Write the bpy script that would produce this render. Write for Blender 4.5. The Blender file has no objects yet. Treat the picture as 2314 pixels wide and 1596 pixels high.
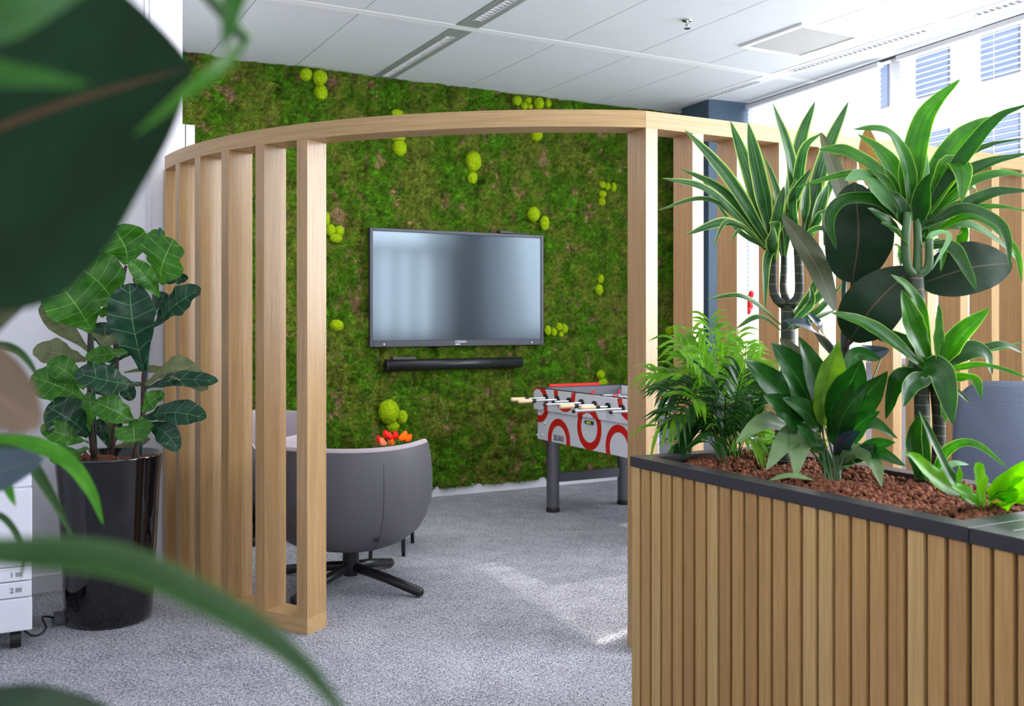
import bpy, bmesh, math, random
import numpy as np
from mathutils import Vector, noise
R = random.Random(7)
F = 2221.0; EYE = 1.35
SC = bpy.context.scene; C = SC.collection

# ---------------------------------------------------------------- camera
cd = bpy.data.cameras.new('camera'); cam = bpy.data.objects.new('camera', cd); C.objects.link(cam)
cam.location = (0, 0, EYE); cam.rotation_euler = (math.pi/2, 0, 0)
cd.sensor_width = 36; cd.lens = 36*F/2314; cd.shift_y = -76/2314; cd.clip_start = .05
cd.dof.use_dof = True; cd.dof.focus_distance = 3.7; cd.dof.aperture_fstop = 4.4
SC.camera = cam
# ---------------------------------------------------------------- sky, lights, exposure
wd = bpy.data.worlds.new('sky'); SC.world = wd; wd.use_nodes = True
wn = wd.node_tree.nodes['Background']; wn.inputs[0].default_value = (.86, .93, 1, 1); wn.inputs[1].default_value = 5.5
def area(name, loc, look, sx, sy, power, col=(1, 1, 1)):
    l = bpy.data.lights.new(name, 'AREA'); l.shape = 'RECTANGLE'; l.size = sx; l.size_y = sy; l.energy = power; l.color = col
    o = bpy.data.objects.new(name, l); C.objects.link(o); o.location = loc
    o.rotation_euler = (Vector(look)-Vector(loc)).to_track_quat('-Z', 'Y').to_euler(); return o
WP_ = Vector((1.786, 8.6, 0)); WD_ = Vector((.3919, -.92, 0)); WN_ = Vector((.92, .3919, 0))
area('window_daylight', (4.26, 2.48, 2.0), (0.5, .88, 1.5), 3.4, 1.75, 255, (.87, .93, 1))
area('added_sky_boost', tuple(WP_ + WD_*2.9 + WN_*.5 + Vector((0, 0, 2.2))), tuple(WP_ + WD_*2.9 - WN_*2 + Vector((0, 0, 1.9))), 1.7, 1.9, 85, (.86, .93, 1))  # added lamp outside the open blind, brightens its slats and the post faces
area('rear_fill', (.6, -2.6, 2.2), (-.6, 4.0, .7), 4.0, 1.4, 48, (1, .98, .95))  # added fill behind the camera, no window stands there
area('ceiling_fill', (-.5, 5.4, 3.04), (-.5, 5.4, 0), 2.6, 1.6, 42, (1, .98, .95))  # added fill under the ceiling, the slot lights themselves are off
area('ceiling_fill', (.9, 1.2, 3.04), (.9, 1.2, 0), 2.6, 1.6, 36, (1, .98, .95))  # second added fill, nearer the camera
sl = bpy.data.lights.new('sun', 'SUN'); sl.energy = 8; sl.angle = .012; sl.color = (1, .95, .86)
so = bpy.data.objects.new('sun', sl); C.objects.link(so)
so.rotation_euler = Vector((-.64, -.77, -.88)).to_track_quat('-Z', 'Y').to_euler()
SC.view_settings.view_transform = 'Standard'; SC.view_settings.look = 'None'
SC.view_settings.exposure = .13; SC.view_settings.gamma = 1

# ---------------------------------------------------------------- frames of the place
U = Vector((.8813, .4725, 0)); V = Vector((-.4725, .8813, 0)); O = Vector((-.588, 7.51, 0))
def W(t, q, z=0): return O + U*t - V*q + Vector((0, 0, z))       # along the moss wall / out from it
WP = Vector((1.786, 8.6, 0)); WD = Vector((.3919, -.92, 0)); WN = Vector((.92, .3919, 0))
def WW(s, n, z=0): return WP + WD*s + WN*n + Vector((0, 0, z))   # along the window wall / outwards
PC = Vector((.372, 3.1, 0))
def PL(a, s, z=0): return PC + U*a - V*s + Vector((0, 0, z))     # planter: a across, s along
def P(px, py, d): return Vector(((px-1157)/F*d, d, EYE-(py-722)/F*d))
def onwall(px, py, q):
    k = (px-1157)/F; a = O - V*q; t = (k*a.y-a.x)/(U.x-k*U.y); d = a.y+U.y*t
    return t, EYE-(py-722)/F*d, d

# ---------------------------------------------------------------- mesh builder
class MB:
    def __init__(s): s.v = []; s.f = []; s.uv = []; s.hasuv = False
    def add(s, vs, fs, uvs=None):
        n = len(s.v); s.v += [tuple(x) for x in vs]
        for i, f in enumerate(fs):
            s.f.append(tuple(a+n for a in f))
            if uvs: s.uv.append([uvs[a] for a in f]); s.hasuv = True
            else: s.uv.append([(0, 0)]*len(f))
    def box(s, x0, x1, y0, y1, z0, z1, fr=None):
        fr = fr or (lambda a, b, c=0: Vector((a, b, c)))
        vs = [fr(x, y, z) for z in (z0, z1) for (x, y) in ((x0, y0), (x1, y0), (x1, y1), (x0, y1))]
        s.add(vs, [(0, 3, 2, 1), (4, 5, 6, 7), (0, 1, 5, 4), (1, 2, 6, 5), (2, 3, 7, 6), (3, 0, 4, 7)])
    def tube(s, pts, r, n=10, cap=True):
        pts = [Vector(p) for p in pts]; rs = r if isinstance(r, (list, tuple)) else [r]*len(pts)
        vs = []; fs = []; up = None
        for i, p in enumerate(pts):
            t = (pts[min(i+1, len(pts)-1)]-pts[max(i-1, 0)]).normalized()
            if up is None:
                up = Vector((0, 0, 1)) if abs(t.z) < .9 else Vector((1, 0, 0))
            a = t.cross(up).normalized(); b = a.cross(t).normalized(); up = b
            for k in range(n):
                w = 2*math.pi*k/n; vs.append(p+(a*math.cos(w)+b*math.sin(w))*rs[i])
        for i in range(len(pts)-1):
            for k in range(n):
                fs.append((i*n+k, i*n+(k+1) % n, (i+1)*n+(k+1) % n, (i+1)*n+k))
        if cap: fs += [tuple(range(n))[::-1], tuple(range((len(pts)-1)*n, len(pts)*n))]
        s.add(vs, fs)
    def lathe(s, c, prof, n=32):
        vs = []; fs = []
        for (r, z) in prof:
            for k in range(n):
                w = 2*math.pi*k/n; vs.append(Vector((c[0]+r*math.cos(w), c[1]+r*math.sin(w), z)))
        for i in range(len(prof)-1):
            for k in range(n): fs.append((i*n+k, i*n+(k+1) % n, (i+1)*n+(k+1) % n, (i+1)*n+k))
        s.add(vs, fs)
    def ball(s, c, r, n=8, jit=0, sq=(1, 1, 1)):
        vs = []; fs = []; c = Vector(c)
        for i in range(n+1):
            th = math.pi*i/n
            for k in range(2*n):
                ph = math.pi*k/n
                d = Vector((math.sin(th)*math.cos(ph)*sq[0], math.sin(th)*math.sin(ph)*sq[1], math.cos(th)*sq[2]))
                vs.append(c+d*r*(1+jit*noise.noise(d*2+c*9)))
        m = 2*n
        for i in range(n):
            for k in range(m): fs.append((i*m+k, (i+1)*m+k, (i+1)*m+(k+1) % m, i*m+(k+1) % m))
        s.add(vs, fs)
    def grid(s, fn, nu, nv, uv=True):
        vs = [fn(i/nu, j/nv) for j in range(nv+1) for i in range(nu+1)]
        uvs = [(i/nu, j/nv) for j in range(nv+1) for i in range(nu+1)]
        fs = [(j*(nu+1)+i, j*(nu+1)+i+1, (j+1)*(nu+1)+i+1, (j+1)*(nu+1)+i) for j in range(nv) for i in range(nu)]
        s.add(vs, fs, uvs if uv else None)

def base_of(mb):
    a = np.array(mb.v); return Vector(((a[:, 0].min()+a[:, 0].max())/2, (a[:, 1].min()+a[:, 1].max())/2, a[:, 2].min()))
def obj(name, mb, mat, parent=None, smooth=False, bevel=0, loc=None):
    m = bpy.data.meshes.new(name)
    o = bpy.data.objects.new(name, m); C.objects.link(o)
    off = Vector((0, 0, 0))
    if parent is None:
        off = Vector(loc) if loc is not None else base_of(mb); o.location = off
    else:
        o.parent = parent; p = parent
        while p: off += p.location; p = p.parent
    m.from_pydata([(x-off.x, y-off.y, z-off.z) for x, y, z in mb.v], [], mb.f)
    if mb.hasuv:
        l = m.uv_layers.new(name='UVMap'); l.data.foreach_set('uv', [c for f in mb.uv for u in f for c in u])
    m.materials.append(mat)
    if smooth: m.polygons.foreach_set('use_smooth', [True]*len(m.polygons))
    if bevel:
        b = o.modifiers.new('bevel', 'BEVEL'); b.width = bevel; b.segments = 2; b.limit_method = 'ANGLE'
    m.update(); return o
def thing(name, label, cat, loc, group=None):
    o = bpy.data.objects.new(name, None); C.objects.link(o); o.location = loc; o.empty_display_size = .1
    return tag(o, label, cat, group)
def tag(o, label, cat, group=None, kind=None):
    o['label'] = label; o['category'] = cat
    if group: o['group'] = group
    if kind: o['kind'] = kind
    return o
def struct(name, mb, mat, label=None, cat=None, **k):
    o = obj(name, mb, mat, **k); o['kind'] = 'structure'
    if label: o['label'] = label; o['category'] = cat
    return o

# ---------------------------------------------------------------- materials
def srgb(r, g, b):
    f = lambda c: (c/255/12.92 if c/255 <= .04045 else ((c/255+.055)/1.055)**2.4)
    return (f(r), f(g), f(b), 1)
class M:
    def __init__(s, name):
        s.m = bpy.data.materials.new(name); s.m.use_nodes = True; s.t = s.m.node_tree
        s.b = s.t.nodes['Principled BSDF']; s.out = s.t.nodes['Material Output']
    def n(s, ty, **k):
        x = s.t.nodes.new(ty)
        for a, b in k.items():
            if a.startswith('i_'):
                key = a[2:]; key = int(key) if key.isdigit() else key.replace('_', ' ')
                x.inputs[key].default_value = b
            else: setattr(x, a, b)
        return x
    def l(s, a, b): s.t.links.new(a, b)
    def math(s, op, a, b=None, c=None):
        x = s.n('ShaderNodeMath', operation=op)
        for i, q in enumerate((a, b, c)):
            if q is None: continue
            if isinstance(q, (int, float)): x.inputs[i].default_value = q
            else: s.l(q, x.inputs[i])
        return x.outputs[0]
    def ramp(s, fac, stops):
        r = s.n('ShaderNodeValToRGB'); e = r.color_ramp.elements
        while len(e) < len(stops): e.new(.5)
        for q, (p, c) in zip(e, stops): q.position = p; q.color = c
        s.l(fac, r.inputs[0]); return r.outputs[0]
    def noise(s, vec, scale, detail=4, rough=.6):
        x = s.n('ShaderNodeTexNoise'); x.inputs['Scale'].default_value = scale; x.inputs['Detail'].default_value = detail
        x.inputs['Roughness'].default_value = rough
        if vec: s.l(vec, x.inputs['Vector'])
        return x.outputs['Fac']
    def obj(s, sx=1, sy=1, sz=1, kind='Object'):
        c = s.n('ShaderNodeTexCoord'); mp = s.n('ShaderNodeMapping'); mp.inputs['Scale'].default_value = (sx, sy, sz)
        s.l(c.outputs[kind], mp.inputs[0]); return mp.outputs[0]
    def mix(s, fac, a, b, bt='MIX'):
        x = s.n('ShaderNodeMix', data_type='RGBA', blend_type=bt)
        if isinstance(fac, (int, float)): x.inputs[0].default_value = fac
        else: s.l(fac, x.inputs[0])
        for i, q in ((6, a), (7, b)):
            if isinstance(q, tuple): x.inputs[i].default_value = q
            else: s.l(q, x.inputs[i])
        return x.outputs[2]
    def col(s, c):
        if isinstance(c, tuple): s.b.inputs['Base Color'].default_value = c
        else: s.l(c, s.b.inputs['Base Color'])
    def set(s, rough=.5, metal=0, spec=.5, coat=0):
        s.b.inputs['Roughness'].default_value = rough; s.b.inputs['Metallic'].default_value = metal
        s.b.inputs['Specular IOR Level'].default_value = spec; s.b.inputs['Coat Weight'].default_value = coat
    def bump(s, h, st=.3, dist=.01):
        b = s.n('ShaderNodeBump'); b.inputs['Strength'].default_value = st; b.inputs['Distance'].default_value = dist
        s.l(h, b.inputs['Height']); s.l(b.outputs[0], s.b.inputs['Normal'])
def simple(name, c, rough=.5, metal=0, var=.04, scale=30, coat=0, spec=.5, bump=0):
    m = M(name); n = m.noise(m.obj(), scale)
    a = tuple(max(0, x*(1-var)) for x in c[:3])+(1,); b = tuple(min(1, x*(1+var)) for x in c[:3])+(1,)
    m.col(m.ramp(n, [(.3, a), (.7, b)])); m.set(rough, metal, spec, coat)
    if bump: m.bump(n, bump, .003)
    return m.m
def oak(name, uv=False, tone=((172, 132, 92), (206, 168, 124)), rough=.42):
    m = M(name)
    vec = m.obj(1.2, 60, 1, 'UV') if uv else m.obj(60, 60, 1.3)
    n1 = m.noise(vec, 1.6, 6, .65); n2 = m.noise(m.obj(2, 120, 1, 'UV') if uv else m.obj(220, 220, 6), 1.5, 3, .7)
    c = m.ramp(n1, [(.25, srgb(*tone[0])), (.75, srgb(*tone[1]))])
    g = m.ramp(n2, [(.35, (.72, .68, .62, 1)), (.6, (1, 1, 1, 1))])
    m.col(m.mix(.6, c, g, 'MULTIPLY')); m.set(rough, 0, .6 if rough < .4 else .4); m.bump(n2, .12, .002); m.b.inputs['Coat Weight'].default_value = .2 if rough < .4 else 0; m.b.inputs['Coat Roughness'].default_value = .3; return m.m
OAKV = oak('oak_upright', tone=((156, 120, 78), (194, 158, 108)), rough=.34); OAKU = oak('oak_rail', True, tone=((166, 132, 88), (200, 166, 118)))
SLAT = oak('oak_batten', tone=((166, 126, 76), (194, 156, 100)), rough=.5)
SLAT2 = oak('oak_batten_light', tone=((178, 142, 90), (204, 170, 114)), rough=.5)
SLAT3 = oak('oak_batten_warm', tone=((156, 116, 70), (184, 144, 92)), rough=.5)
WHITE = simple('white_paint', srgb(226, 226, 234), .55, var=.01, scale=3)
TILE = simple('ceiling_tile_white', srgb(218, 222, 224), .8, var=.012, scale=4)
BAND = simple('ceiling_profile_white', srgb(238, 240, 240), .5, var=.01)
DARKGAP = simple('dark_gap', srgb(60, 66, 68), .8)
GREYMETAL = simple('luminaire_grey', srgb(158, 166, 160), .45, .2)
CHROME = simple('chrome', srgb(210, 212, 214), .15, 1)
STEEL = simple('brushed_steel_leg', srgb(120, 120, 126), .33, .85, var=.02)
BLACKM = simple('black_metal', srgb(26, 27, 30), .38, var=.1)
BLACKF = simple('black_planter_rim', srgb(38, 36, 41), .42, var=.05)
BLACKG = simple('black_gloss_glaze', srgb(9, 9, 12), .1, coat=.6)
BLACKR = simple('black_rubber', srgb(22, 22, 24), .6)
LEATH = simple('grey_upholstery', srgb(84, 83, 89), .48, var=.03, scale=500, bump=.05)
FABRIC = simple('heather_boucle', srgb(168, 158, 166), .9, var=.3, scale=380, bump=.5)
BLUE = simple('blue_column_paint', srgb(70, 92, 112), .5)
LEDGE = simple('sill_white', srgb(224, 224, 226), .4)
BEZEL = simple('bezel_black', srgb(52, 54, 62), .35, .3)
PRINTW = simple('printer_plastic', srgb(214, 214, 226), .4, var=.01)
PRINTG = simple('printer_grey', srgb(120, 122, 130), .5)
REDP = simple('red_plastic', srgb(214, 22, 20), .35)
GREYP = simple('grey_blue_plastic', srgb(150, 174, 184), .35)
WOODH = simple('pale_handle_wood', srgb(222, 190, 150), .45)
def m_screen():
    m = M('screen_glass'); m.col((.022, .03, .042, 1)); m.set(.13, 0, .7); m.b.inputs['Specular Tint'].default_value = (.72, .88, 1, 1)
    n = m.noise(m.obj(300, 300, 300), 1, 1); 
    m.bump(n, .02, .0005); return m.m
SCREEN = m_screen()
def m_carpet():
    m = M('carpet'); v = m.obj()
    big = m.noise(v, 1.1, 4, .6); mid = m.noise(v, 7, 6, .75)
    mp = m.obj(1, 1, 1); rot = m.n('ShaderNodeMapping'); rot.inputs['Rotation'].default_value = (0, 0, .5); rot.inputs['Scale'].default_value = (60, 190, 1)
    m.l(mp, rot.inputs[0]); fine = m.noise(rot.outputs[0], 1, 3, .8)
    r2 = m.n('ShaderNodeMapping'); r2.inputs['Rotation'].default_value = (0, 0, -.6); r2.inputs['Scale'].default_value = (170, 50, 1)
    m.l(mp, r2.inputs[0]); fine2 = m.noise(r2.outputs[0], 1, 3, .8)
    f = m.math('ADD', m.math('MULTIPLY', fine, .5), m.math('MULTIPLY', fine2, .5))
    g = m.math('ADD', f, m.math('MULTIPLY', m.math('SUBTRACT', m.math('ADD', m.math('MULTIPLY', big, .4), m.math('MULTIPLY', mid, .6)), .5), .2))
    m.col(m.ramp(g, [(.39, srgb(52, 54, 66)), (.47, srgb(128, 128, 138)), (.58, srgb(196, 196, 204))]))
    m.set(.95, 0, .1); m.bump(f, .8, .006); return m.m
CARPET = m_carpet()
def leafmat(name, c1, c2, edge=None, vein=None, trans=.35, rough=.38, spec=.32, stripes=None, veinn=14, side=None, back=None):
    m = M(name); c = m.n('ShaderNodeTexCoord'); sep = m.n('ShaderNodeSeparateXYZ'); m.l(c.outputs['UV'], sep.inputs[0])
    x = m.math('ABSOLUTE', m.math('MULTIPLY', m.math('SUBTRACT', sep.outputs[0], .5), 2)); y = sep.outputs[1]
    n = m.noise(m.obj(), 18, 3)
    col = m.ramp(n, [(.3, c1), (.7, c2)])
    if stripes:
        mp = m.n('ShaderNodeMapping'); mp.inputs['Scale'].default_value = (stripes[1], .6, 1); m.l(c.outputs['UV'], mp.inputs[0])
        s_ = m.noise(mp.outputs[0], 1, 2); col = m.mix(m.ramp(s_, [(.52, (0, 0, 0, 1)), (.6, (1, 1, 1, 1))]), col, stripes[0])
    if vein:
        a = m.math('SINE', m.math('MULTIPLY', m.math('SUBTRACT', y, m.math('MULTIPLY', x, side or .16)), veinn*6.283))
        vv = m.ramp(a, [(.975, (0, 0, 0, 1)), (1, (.75, .75, .75, 1))]) if veinn < 30 else m.ramp(a, [(.3, (0, 0, 0, 1)), (.95, (.1, .1, .1, 1))])
        col = m.mix(vv, col, vein)
        mr = m.ramp(x, [(.012, (.8, .8, .8, 1)), (.035, (0, 0, 0, 1))]); col = m.mix(mr, col, vein)
    if edge:
        er = m.ramp(x, [(edge[1], (0, 0, 0, 1)), (min(.99, edge[1]+.12), (1, 1, 1, 1))]); col = m.mix(er, col, edge[0])
    if back:
        g = m.n('ShaderNodeNewGeometry'); col = m.mix(g.outputs['Backfacing'], col, back)
    m.col(col); m.set(rough, 0, spec)
    if trans:
        t = m.n('ShaderNodeBsdfTranslucent'); hs = m.n('ShaderNodeHueSaturation'); hs.inputs['Value'].default_value = 1.9; hs.inputs['Saturation'].default_value = 1.15
        m.l(col, hs.inputs['Color']); m.l(hs.outputs[0], t.inputs[0])
        mx = m.n('ShaderNodeMixShader'); mx.inputs[0].default_value = trans
        m.l(m.b.outputs[0], mx.inputs[1]); m.l(t.outputs[0], mx.inputs[2]); m.l(mx.outputs[0], m.out.inputs[0])
    return m.m
LG = {
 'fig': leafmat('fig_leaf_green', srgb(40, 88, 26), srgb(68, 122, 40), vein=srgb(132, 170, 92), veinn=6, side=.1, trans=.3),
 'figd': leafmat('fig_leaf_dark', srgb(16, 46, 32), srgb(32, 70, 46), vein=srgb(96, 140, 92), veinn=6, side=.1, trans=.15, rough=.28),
 'figb': leafmat('fig_leaf_underside', srgb(84, 92, 62), srgb(112, 120, 84), vein=srgb(140, 136, 100), veinn=7, side=.1, trans=.25, rough=.5),
 'rub': leafmat('rubber_leaf_dark', srgb(18, 40, 24), srgb(28, 54, 34), vein=srgb(104, 82, 68), veinn=40, trans=.05, rough=.45, spec=.25),
 'rubb': leafmat('rubber_leaf_underside', srgb(48, 58, 34), srgb(64, 70, 44), vein=srgb(120, 96, 82), veinn=40, trans=.1, rough=.65, spec=.12),
 'rubo': leafmat('rubber_leaf_brown', srgb(120, 88, 48), srgb(150, 112, 60), vein=srgb(150, 120, 80), veinn=40, trans=.3),
 'rubg': leafmat('rubber_leaf_glossy', srgb(30, 48, 58), srgb(44, 64, 76), vein=srgb(80, 90, 90), veinn=40, trans=.04, rough=.2, spec=.8),
 'war': leafmat('striped_dracaena_leaf', srgb(30, 70, 34), srgb(56, 98, 48), edge=(srgb(176, 200, 104), .78), stripes=(srgb(92, 130, 84), 9), trans=.28),
 'mas': leafmat('dracaena_leaf', srgb(30, 84, 14), srgb(62, 124, 24), edge=(srgb(168, 204, 96), .9), stripes=(srgb(38, 84, 20), 7), trans=.4),
 'masd': leafmat('dracaena_leaf_dark', srgb(20, 56, 16), srgb(36, 80, 24), edge=(srgb(140, 186, 84), .92), stripes=(srgb(24, 62, 24), 7), trans=.28),
 'masy': leafmat('dracaena_leaf_yellowing', srgb(120, 130, 30), srgb(168, 150, 40), edge=(srgb(150, 180, 70), .9), trans=.35),
 'masm': leafmat('dracaena_leaf_pale', srgb(96, 140, 90), srgb(126, 168, 116), edge=(srgb(190, 220, 170), .9), stripes=(srgb(110, 160, 116), 8), trans=.25),
 'lil': leafmat('peace_lily_leaf', srgb(20, 62, 22), srgb(42, 92, 34), vein=srgb(84, 138, 66), veinn=34, side=.3, trans=.3, rough=.3, spec=.5),
 'lill': leafmat('peace_lily_leaf_backlit', srgb(88, 136, 40), srgb(130, 170, 66), vein=srgb(84, 134, 54), veinn=36, side=.3, trans=.45),  # sunlight from behind the leaf is put into this brighter green
 'lilg': leafmat('peace_lily_leaf_grey', srgb(84, 112, 70), srgb(108, 134, 88), vein=srgb(96, 124, 84), veinn=36, side=.3, trans=.2, rough=.4),
 'palm': leafmat('palm_leaf', srgb(72, 128, 22), srgb(122, 174, 40), trans=.4, rough=.4),
 'palmd': leafmat('palm_leaf_dark', srgb(22, 60, 18), srgb(40, 86, 26), trans=.3, rough=.4),
 'fern': leafmat('nest_fern_leaf', srgb(78, 142, 18), srgb(112, 172, 34), vein=srgb(92, 150, 40), veinn=34, side=.05, trans=.5),
 'fgd': leafmat('near_dracaena_leaf', srgb(22, 54, 14), srgb(34, 70, 22), edge=(srgb(60, 96, 32), .8), trans=.1),
}
STALK = simple('green_stalk', srgb(60, 92, 50), .5)
BARK = simple('brown_bark', srgb(62, 46, 40), .8, var=.4, scale=60, bump=.5)
STAKE = simple('green_stake', srgb(20, 72, 60), .5)
def m_cane():
    m = M('ringed_cane'); c = m.n('ShaderNodeTexCoord'); sep = m.n('ShaderNodeSeparateXYZ'); m.l(c.outputs['Object'], sep.inputs[0])
    n = m.noise(m.obj(), 12, 3); a = m.math('SINE', m.math('MULTIPLY', m.math('ADD', sep.outputs[2], m.math('MULTIPLY', n, .02)), 6.283/.028))
    col = m.mix(m.ramp(a, [(.93, (0, 0, 0, 1)), (1, (.7, .7, .7, 1))]), m.ramp(n, [(.35, srgb(30, 42, 32)), (.7, srgb(56, 62, 44))]), srgb(140, 120, 96))
    m.col(col); m.set(.6); return m.m
CANE = m_cane()
def m_peb():
    m = M('clay_pebble'); n = m.noise(m.obj(), 60, 3); m.col(m.ramp(n, [(.3, srgb(84, 46, 34)), (.7, srgb(142, 90, 66))])); m.set(.85, 0, .2); m.bump(m.noise(m.obj(), 300, 3), .5, .002); return m.m
PEB = m_peb()
def m_moss():
    m = M('preserved_moss'); a = m.n('ShaderNodeVertexColor'); a.layer_name = 'Col'
    n = m.noise(m.obj(), 95, 5, .75); g = m.ramp(n, [(.34, (.5, .5, .45, 1)), (.5, (.95, .95, .9, 1)), (.68, (1, 1, .95, 1))])
    m.col(m.mix(.8, a.outputs[0], g, 'MULTIPLY')); m.set(.9, 0, .12); m.bump(n, .9, .012); return m.m
MOSS = m_moss()
def m_ball():
    m = M('lime_moss'); n = m.noise(m.obj(), 70, 4, .7); m.col(m.ramp(n, [(.3, srgb(112, 150, 6)), (.7, srgb(186, 214, 24))]))
    m.set(.95, 0, .1); m.bump(m.noise(m.obj(), 220, 3, .8), 1, .006); return m.m
BALL = m_ball()
def m_mesh():
    m = M('chair_mesh'); w = m.n('ShaderNodeTexChecker'); w.inputs['Scale'].default_value = 260
    m.l(m.obj(), w.inputs['Vector']); m.col(m.mix(w.outputs['Fac'], srgb(58, 66, 82), srgb(92, 100, 118))); m.set(.7); return m.m
MESHF = m_mesh()
def m_glass():
    m = M('window_glass'); t = m.n('ShaderNodeBsdfTransparent'); g = m.n('ShaderNodeBsdfGlossy'); g.inputs['Roughness'].default_value = .02
    x = m.n('ShaderNodeMixShader'); x.inputs[0].default_value = .05
    m.l(t.outputs[0], x.inputs[1]); m.l(g.outputs[0], x.inputs[2]); m.l(x.outputs[0], m.out.inputs[0]); return m.m
GLASS = m_glass()
def m_blind(tr):
    m = M('blind_slat'); m.col(srgb(246, 246, 246)); m.set(.5); t = m.n('ShaderNodeBsdfTranslucent'); t.inputs[0].default_value = (.95, .96, 1, 1)
    x = m.n('ShaderNodeMixShader'); x.inputs[0].default_value = tr
    m.l(m.b.outputs[0], x.inputs[1]); m.l(t.outputs[0], x.inputs[2]); m.l(x.outputs[0], m.out.inputs[0]); return m.m
BLIND = m_blind(.45)

# ================================================================= STRUCTURE
mb = MB(); mb.add([(-7, -5, 0), (9, -5, 0), (9, 11, 0), (-7, 11, 0)], [(0, 1, 2, 3)])
struct('floor', mb, CARPET, 'grey mottled carpet floor', 'floor')
HC = 3.14
ts = [-4.66, -4.07, -3.47, -2.88, -2.285, -1.692, -1.1, -.51, -.36, .236, .832, 1.424, 2.01, 2.16, 2.75]
def clip(o):
    bm = bmesh.new(); bm.from_mesh(o.data)
    bmesh.ops.bisect_plane(bm, geom=bm.verts[:]+bm.edges[:]+bm.faces[:], plane_co=WW(0, .0)-o.location, plane_no=WN, clear_outer=True)
    bm.to_mesh(o.data); bm.free()
mb = MB(); g = .0035
qs = [(0, 1.40), (1.48, 2.88), (2.96, 4.36), (4.44, 5.84), (5.92, 7.32), (7.4, 8.8), (8.88, 10.3)]
for a, b in zip(ts[:-1], ts[1:]):
    if abs(a+.51) < .01 or abs(a-2.01) < .01: continue
    for q0, q1 in qs: mb.box(a+g, b-g, q0, q1, HC, HC+.02, W)
o = struct('ceiling', mb, TILE, 'white panelled office ceiling', 'ceiling'); clip(o)
mb = MB(); mb.box(ts[0], 2.8, 0, 11, HC+.06, HC+.1, W); o = struct('ceiling', mb, DARKGAP, 'dark void above the ceiling tiles', 'ceiling'); clip(o)
mb = MB()
for q0, q1 in zip([q[1] for q in qs[:-1]], [q[0] for q in qs[1:]]):
    mb.box(ts[0], 2.75, q0+.002, q1-.002, HC-.002, HC+.03, W)
o = struct('trim_1', mb, BAND, 'white ceiling profiles between tile rows', 'trim'); clip(o)
# moss wall backing, its white skirting
mb = MB(); mb.box(-2.6, 3.0, -.2, 0, 0, HC+.1, W); struct('wall_back', mb, simple('moss_backing', srgb(50, 56, 24), .9), 'back wall behind the moss', 'wall')
mb = MB(); mb.box(-2.11, 2.5, 0, .03, 0, .075, W); struct('baseboard_back', mb, WHITE, 'white baseboard under the moss wall', 'baseboard')
# left white wall, with return
wl = Vector((-2.3, 4.88, 0)); 
def LW(t, q, z=0): return wl + U*t - V*q + Vector((0, 0, z))
mb = MB(); mb.box(-4, .638, -.12, 0, 0, HC+.02, LW); mb.box(.52, .638, -1.55, -.12, 0, HC+.02, LW)
for x in (.45, .475): mb.box(x, x+.006, 0, .006, .09, HC, LW)
struct('wall_left', mb, WHITE, 'white wall on the left behind the fig', 'wall')
mb = MB(); mb.box(-4, .638, 0, .014, 0, .085, LW); struct('baseboard_left', mb, WHITE, 'white baseboard along the left wall', 'baseboard')
mb = MB(); mb.box(-1.12, -1.118, 0, .002, .09, HC, LW); struct('trim_2', mb, DARKGAP, 'thin panel joint in the left wall', 'trim')
# glass partition frame left of the moss
mb = MB(); t0, z0, d0 = onwall(415, 330, .25)
mb.box(t0-.02, t0+.008, .22, .25, 0, 2.62, W); mb.box(t0+.016, t0+.07, .22, .25, 0, 2.62, W)
struct('trim_3', mb, WHITE, 'white slim frame standing left of the moss wall', 'trim')
mb = MB(); mb.box(-4.66, 3.2, 10.3, 10.4, 0, HC+.1, W); struct('wall_rear', mb, WHITE, 'white wall behind the camera', 'wall')
mb = MB(); mb.box(-4.76, -4.66, 1.4, 10.4, 0, HC+.1, W); struct('wall_side', mb, WHITE, 'white wall far left out of view', 'wall')
# blue column
mb = MB(); mb.box(.10, .50, -.42, -.03, 0, HC, WW); struct('wall_column', mb, BLUE, 'dark blue column beside the window', 'wall')
# window wall
mb = MB(); mb.box(.0, 12, 0, .25, 0, 1.05, WW); struct('wall_right', mb, WHITE, 'white parapet wall under the windows', 'wall')
mb = MB(); mb.box(.5, 9.5, -.22, .04, 1.06, 1.10, WW); struct('trim_4', mb, LEDGE, 'white window sill', 'trim')
mb = MB(); mb.box(.2, 12, -.016, .0, HC-.016, HC+.004, WW); struct('trim_5', mb, DARKGAP, 'dark joint where ceiling meets window', 'trim')
mb = MB(); mb.box(3.75, 4.45, .0, .25, 1.0, HC+.1, WW); mb.box(.0, .48, 0, .25, 1.0, HC+.1, WW); mb.box(9.6, 12, 0, .25, 1.0, HC+.1, WW)
struct('wall_pier', mb, simple('pier_grey', srgb(90, 100, 112), .6), 'grey piers between the windows', 'wall')
wins = [(.48, 2.06), (2.06, 3.75), (4.45, 6.2), (6.2, 7.9), (7.9, 9.6)]
for i, (a, b) in enumerate(wins):
    mb = MB(); w_ = .045
    mb.box(a, a+w_, .03, .1, 1.05, HC+.05, WW); mb.box(b-w_, b, .03, .1, 1.05, HC+.05, WW)
    mb.box(a, b, .03, .1, 1.05, 1.12, WW); mb.box(a, b, .03, .1, HC, HC+.08, WW)
    fr = struct('window_%d' % (i+1), mb, LEDGE, 'white framed office window pane %s' % ['next to the blue column', 'behind the open blind', 'right of the grey pier', 'out towards the camera', 'nearest the camera'][i], 'window')
    mb = MB(); mb.add([WW(a+w_, .06, 1.12), WW(b-w_, .06, 1.12), WW(b-w_, .06, HC), WW(a+w_, .06, HC)], [(0, 1, 2, 3)])
    obj('pane', mb, GLASS, fr)
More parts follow.
